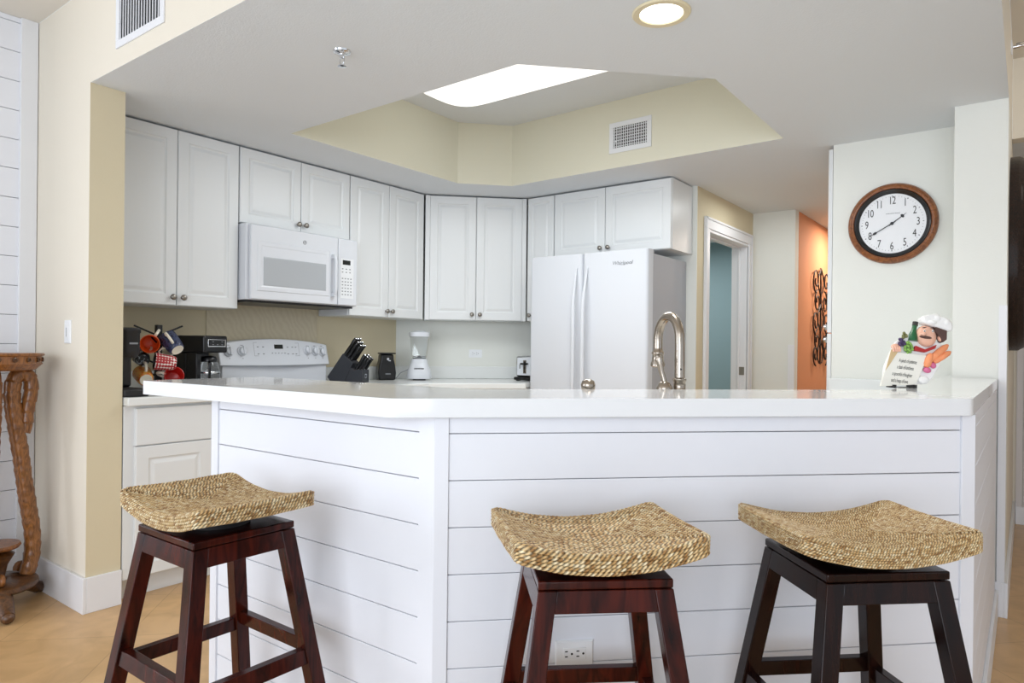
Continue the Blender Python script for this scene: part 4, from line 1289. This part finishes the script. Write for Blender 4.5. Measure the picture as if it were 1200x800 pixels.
def flat(poly, d0, d1, m, nm, parent, bevel=0.0015, smooth=False):
    mb = MB().use(m)
    T = LEAN @ Matrix(((1, 0, 0, 0), (0, 0, 1, 0), (0, 1, 0, 0), (0, 0, 0, 1)))
    mb.prism([(x_ / 1000, z_ / 1000) for x_, z_ in poly], d0, d1, T)
    return mb.build(nm, parent, bevel=bevel)


def relief(c, r, m, nm, parent, rot=0, d=0.0):
    T = LEAN @ Matrix.Translation((c[0] / 1000, d, c[1] / 1000)) @ Matrix.Rotation(R(rot), 4, 'Y')
    mb = MB().use(m, True); mb.ball((0, 0, 0), r[0] / 1000, r[2] / 1000, r[1] / 1000, T=T)
    return mb.build(nm, parent)


# pixel frame of the photo: 1 px about 3.05 mm ; origin at (1065,456)
def px_(x, y): return ((x - 1066) * 3.05, (457 - y) * 3.05)


body = flat([px_(*p) for p in [(1037, 455), (1040, 436), (1047, 421), (1053, 410), (1062, 404), (1080, 404), (1096, 410), (1103, 416), (1100, 424), (1092, 438), (1085, 449), (1078, 453)]], -0.004, 0.004, M_hat, 'backing_board', cp, 0.002)
flat([px_(*p) for p in [(1034, 456), (1046, 420), (1083, 424), (1069, 454)]], -0.012, -0.0045, M_paper, 'lettered_card', cp)
mbt = MB().use(M_ink)
for i, (ln_, yy, xx) in enumerate([('A pinch of patience', 430.5, 1062.5), ('a dash of kindness', 437.0, 1059.5), ('a spoonful of laughter', 444.0, 1056), ('and a heap of love.', 450.5, 1053)]):
    X_, Z_ = px_(xx, yy)
    mbt.mesh(text_mesh(ln_, 0.0125, shear=0.2, space=0.85), LEAN @ Matrix.Translation((X_ / 1000, -0.0126, Z_ / 1000)) @ Matrix.Rotation(R(7), 4, 'Y') @ FR @ Matrix.Diagonal((0.66, 1.35, 1, 1)))
mbt.build('lettering', cp)
flat([px_(*p) for p in [(1040, 440), (1047, 418), (1054, 420), (1043, 436)]], -0.014, -0.0125, M_bread, 'card_fold', cp, 0.0005).data.materials[0] = mat('card_fold_tan', (206, 180, 136), 0.7)
hd = relief(px_(1083, 404), (30, 34, 22), M_skin, 'head', cp, rot=-12, d=-0.006)
relief(px_(1077, 403), (9, 6.5, 8), M_skin, 'nose', hd, d=-0.029)
relief(px_(1096, 406), (7, 11, 8), M_skin, 'ear', hd, d=-0.012)
relief(px_(1079, 406.3), (19, 4.5, 5), M_hair, 'moustache', hd, rot=8, d=-0.0285)
flat([px_(*p) for p in [(1091, 395), (1102, 399), (1101, 408), (1097, 411), (1094, 404), (1090, 400)]], -0.022, 0.006, M_hair, 'hair', hd, 0.002)
for ex in (1079, 1087):
    e_ = relief(px_(ex, 399.8), (3.3, 4.2, 3), M_hat, 'eye', hd, d=-0.0265)
    relief(px_(ex - .4, 400), (1.8, 2.2, 2), M_ink, 'pupil', hd, d=-0.0286)
    relief(px_(ex, 396.2), (6.5, 1.5, 3), M_hair, 'eyebrow', hd, rot=-10, d=-0.0265)
ht = flat([px_(*p) for p in [(1079, 391), (1078, 385), (1084, 382.5), (1094, 382), (1102, 385), (1108, 391), (1108, 398), (1104, 400), (1094, 396)]], -0.024, 0.010, M_hat, 'chef_hat', cp, 0.006)
for c, r in [((1084, 387), (17, 14, 15)), ((1093, 386), (19, 16, 17)), ((1102, 391), (18, 20, 16)), ((1088, 390.5), (20, 10, 20))]:
    relief(px_(*c), r, M_hat, 'hat_puff', ht, rot=12, d=-0.010)
flat([px_(*p) for p in [(1069, 419), (1071, 414), (1080, 418), (1092, 413), (1090, 417), (1080, 421)]], -0.016, -0.0045, M_redtie, 'neckerchief', cp, 0.002)
mb = MB().use(M_green, True)
P0 = px_(1070, 409); P1 = px_(1072, 398); P2 = px_(1074, 391)
Q = lambda p, d: LEAN @ Vector((p[0] / 1000, d, p[1] / 1000))
mb.tube([Q(P0, -.004), Q(px_(1071, 402.5), -.004), Q(P1, -.004), Q(P2, -.004)], [0.014, 0.0125, 0.007, 0.007], 14); mb.build('wine_bottle', cp)
MB().use(M_ink, True).tube([Q(px_(1073.6, 393), -.004), Q(px_(1074.6, 389), -.004)], [0.0082, 0.0082], 14).build('bottle_cap', cp)
def cluster(c, n_, spread, r, m, nm, seed):
    rn = random.Random(seed); mb = MB().use(m, True)
    C0 = px_(*c)
    for k in range(n_):
        a = rn.random() * 6.28; q_ = math.sqrt(rn.random()) * spread
        mb.ball(tuple(LEAN @ Vector(((C0[0] + q_ * math.cos(a) * .7) / 1000, -0.008 - rn.random() * .008, (C0[1] + q_ * math.sin(a)) / 1000))), r / 1000, seg=8, rings=6)
    return mb.build(nm, cp)
cluster((1064, 416), 26, 17, 4.5, M_lime, 'green_grapes', 3)
cluster((1058, 411), 18, 13, 5, M_purple, 'purple_grapes', 4)
cluster((1061, 404), 10, 9, 4.5, mat('olive_leaf', (116, 118, 72), 0.5), 'leaves', 5)
hnd = MB().use(M_skin, True)
for k in range(4):
    X0, Z0 = px_(1049 + k * 2.1, 417.5); hnd.tube([LEAN @ Vector((X0 / 1000, -.010, Z0 / 1000 + .008)), LEAN @ Vector((X0 / 1000 - .001, -.018, Z0 / 1000)), LEAN @ Vector((X0 / 1000 - .001, -.017, Z0 / 1000 - .010))], [0.0036, 0.0036, 0.003], 8)
hnd.ball(tuple(Q(px_(1052, 415), -.008)), 0.013, 0.008, 0.009)
hnd.build('hand', cp)
for i, (a, c, r) in enumerate([((1083, 430), (1103, 413), 0.011), ((1088, 431), (1105, 420), 0.0095), ((1080, 436), (1086, 422), 0.012)]):
    pa, pc = Q(px_(*a), -.010), Q(px_(*c), -.012)
    MB().use(M_bread, True).tube([pa, pa.lerp(pc, .15), pa.lerp(pc, .5), pa.lerp(pc, .85), pc], [r * .5, r * .9, r, r * .85, r * .35], 12).build('bread_loaf', cp)
relief(px_(1081, 439), (12, 9, 8), M_pink, 'radish', cp, rot=15, d=-0.010); relief(px_(1087.5, 434), (9, 10, 7), M_pink, 'radish', cp, rot=-20, d=-0.008)
relief(px_(1077, 449), (17, 13, 8), M_hat, 'garlic_bulb', cp, d=-0.008)
mb = MB().use(M_blackm)
for x_ in (1047, 1067):
    X0, Z0 = px_(x_, 455); mb.box(X0 / 1000 - .004, X0 / 1000 + .004, -.020, .03, 0.0, 0.010)
mb.box(px_(1047, 0)[0] / 1000, px_(1067, 0)[0] / 1000, .026, .030, 0.0, .0025).tube([(0.01, .03, .006), (0.012, .045, .05), (0.012, .04, .10)], .003, 8)
mb.build('easel', cp)

# ================================================================== HALL DECOR (wrought iron)
dc = thing('wrought_iron_wall_decor', 'scrolling dark wrought iron panel on the terracotta hall wall', 'wall decor', (-1.466, 6.40, 1.46), R(90))
mb = MB().use(M_iron, True)


def scroll(cx, cz, r, a0, a1, flip=1):
    pts = []
    for k in range(22):
        u = k / 21; a = R(a0 + (a1 - a0) * u); rr_ = r * (1 - 0.72 * u)
        pts.append((cx + flip * rr_ * math.cos(a), -0.018, cz + rr_ * math.sin(a)))
    mb.tube(pts, 0.0065, 7)


for sx in (-1, 1):
    for cz, r, s0 in ((0.30, 0.11, 1), (0.12, 0.10, -1), (-0.06, 0.11, 1), (-0.22, 0.10, -1), (-0.34, 0.09, 1)):
        scroll(sx * (0.13 + .05 * (s0 > 0)), cz, r, -90 * s0, 380 * s0, sx)
    mb.tube([(sx * (0.05 + 0.06 * math.sin(k * .55)), -0.014, -0.41 + 0.82 * k / 30) for k in range(31)], 0.006, 7)
mb.tube([(0, -0.012, -0.42), (0, -0.012, 0.42)], 0.007, 7)
mb.build('scrollwork', dc)

# ================================================================== CARVED OVAL ON PASSAGE WALL
ov = thing('oval_carved_mirror', 'dark carved oval framed mirror seen edge on at the far right', 'mirror', (-0.076, 4.22, 1.64), R(90))
mb = MB().use(M_mirror, True); vs = []; fs = []; NS = 72; pr = [(1.0, 0.0), (1.0, 0.035), (0.97, 0.058), (0.92, 0.066), (0.86, 0.058), (0.82, 0.05), (0.80, 0.03), (0.79, 0.02)]
for s_, d_ in pr:
    for k in range(NS):
        a = 2 * PI * k / NS
        ex = 0.34 * s_ * math.copysign(abs(math.cos(a)) ** .8, math.cos(a)); ez = 0.475 * s_ * math.copysign(abs(math.sin(a)) ** .8, math.sin(a))
        rip = 0.004 * math.sin(a * 36) if 0.85 < s_ < 0.98 else 0
        vs.append((ex, -d_ - rip, ez))
for i in range(len(pr) - 1):
    for k in range(NS):
        k2 = (k + 1) % NS; fs.append((i * NS + k, i * NS + k2, (i + 1) * NS + k2, (i + 1) * NS + k))
mb.add(vs, fs); mb.build('carved_frame', ov)
mb = MB().use(mat('mirror_glass', (200, 200, 200), 0.05, metal=1.0)); 
vs = [(0.275 * math.copysign(abs(math.cos(2 * PI * k / NS)) ** .8, math.cos(2 * PI * k / NS)), -0.021, 0.382 * math.copysign(abs(math.sin(2 * PI * k / NS)) ** .8, math.sin(2 * PI * k / NS))) for k in range(NS)]
mb.add(vs, [tuple(range(NS))]); mb.build('mirror_glass', ov)
mb = MB().use(M_iron, True)
for k in range(44):
    a = 2 * PI * k / 44
    mb.ball((0.34 * .9 * math.copysign(abs(math.cos(a)) ** .8, math.cos(a)), -0.066, 0.475 * .9 * math.copysign(abs(math.sin(a)) ** .8, math.sin(a))), 0.012, seg=8, rings=6)
mb.build('carved_beads', ov)

# ================================================================== PLANT STAND
ps = thing('carved_plant_stand', 'tall round carved wooden pedestal stand with twisted stems in the left corner', 'plant stand', (-3.548, 1.015, 0))
mb = MB().use(M_carve, True).lathe([(0.10, 1.030), (0.135, 1.034), (0.142, 1.040), (0.158, 1.056), (0.163, 1.060), (0.160, 1.066), (0.160, 1.092), (0.168, 1.096), (0.170, 1.100), (0.168, 1.107), (0.15, 1.108)], 56)
tp = mb.build('round_top', ps)
mb = MB().use(M_carvedark, True)
for k in range(18):
    a = 2 * PI * k / 18 + .1
    T = Matrix.Rotation(a, 4, 'Z') @ Matrix.Translation((0.161, 0, 1.079)) @ Matrix.Rotation(R(90), 4, 'Y')
    mb.lathe([(0.010, 0.0), (0.010, 0.005), (0.006, 0.006), (0.005, 0.003), (0.001, 0.003)], 14, T)
mb.build('carved_rosettes', tp)


def stem(ang):
    T = Matrix.Rotation(ang - R(24), 4, 'Z')
    path = [(0.118, 0.125), (0.136, 0.20), (0.138, 0.30), (0.122, 0.42), (0.105, 0.54), (0.090, 0.66), (0.072, 0.78), (0.058, 0.88), (0.056, 0.95), (0.066, 0.995), (0.088, 1.018), (0.112, 1.008), (0.126, 0.975), (0.126, 0.93), (0.118, 0.88), (0.112, 0.83), (0.110, 0.79), (0.100, 0.755)]
    # resample smooth with scale rings (carved bark bands)
    pts = []; rads = []
    n_ = 150
    def cr_(t_):
        i = min(int(t_), len(path) - 2); f = t_ - i
        p0 = Vector(path[max(i - 1, 0)]); p1 = Vector(path[i]); p2 = Vector(path[i + 1]); p3 = Vector(path[min(i + 2, len(path) - 1)])
        return 0.5 * ((2 * p1) + (p2 - p0) * f + (2 * p0 - 5 * p1 + 4 * p2 - p3) * f * f + (3 * p1 - p0 - 3 * p2 + p3) * f ** 3)
    acc = 0; last = None
    for k in range(n_):
        t_ = (len(path) - 1) * k / (n_ - 1) * .9999
        q = cr_(t_)
        if last is not None: acc += (q - last).length
        last = q
        band = (acc / 0.048) % 1.0
        base = 0.034 if t_ < 8 else 0.034 - 0.008 * (t_ - 8) / 9
        rads.append(base * (0.89 + 0.13 * band)); pts.append(T @ Vector((q.x, 0, q.y)))
    MB().use(M_trunk, True).tube(pts, rads, 14).build('carved_stem', ps)
    # scroll foot
    T = Matrix.Rotation(ang, 4, 'Z')
    f = MB().use(M_carvedark, True)
    f.tube([T @ Vector(p) for p in [(0.02, 0, 0.10), (0.07, 0, 0.105), (0.12, 0, 0.09), (0.17, 0, 0.055), (0.205, 0, 0.03), (0.232, 0, 0.028)]], [0.024, 0.034, 0.036, 0.032, 0.028, 0.022], 14, sx=1.1, sy=.95)
    f.ball(tuple(T @ Vector((0.225, 0, 0.024))), 0.026, 0.026, 0.0235)
    f.build('scroll_foot', ps)
    c = MB().use(M_carve, True)
    c.tube([T @ Vector((0.118 + 0.022 * (1 - k / 16) * math.cos(R(200 - k * 32)), 0, 0.148 + 0.022 * (1 - k / 16) * math.sin(R(200 - k * 32)))) for k in range(15)], 0.012, 10)
    c.build('scroll', ps)


A0 = math.radians(-2)
for k in range(3): stem(R(-5) + k * 2 * PI / 3)
MB().use(M_carve, True).lathe([(0.02, 0.255), (0.085, 0.262), (0.092, 0.272), (0.088, 0.282), (0.02, 0.285)], 40).build('lower_shelf', ps)
MB().use(M_carvedark, True).lathe([(0.05, 0.075), (0.06, 0.10), (0.035, 0.14), (0.045, 0.19), (0.07, 0.235), (0.04, 0.255)], 28).build('turned_core', ps)
MB().use(M_carvedark, True).lathe([(0.02, 0.085), (0.145, 0.088), (0.158, 0.100), (0.156, 0.116), (0.14, 0.124), (0.02, 0.128)], 40).build('base_ring', ps)
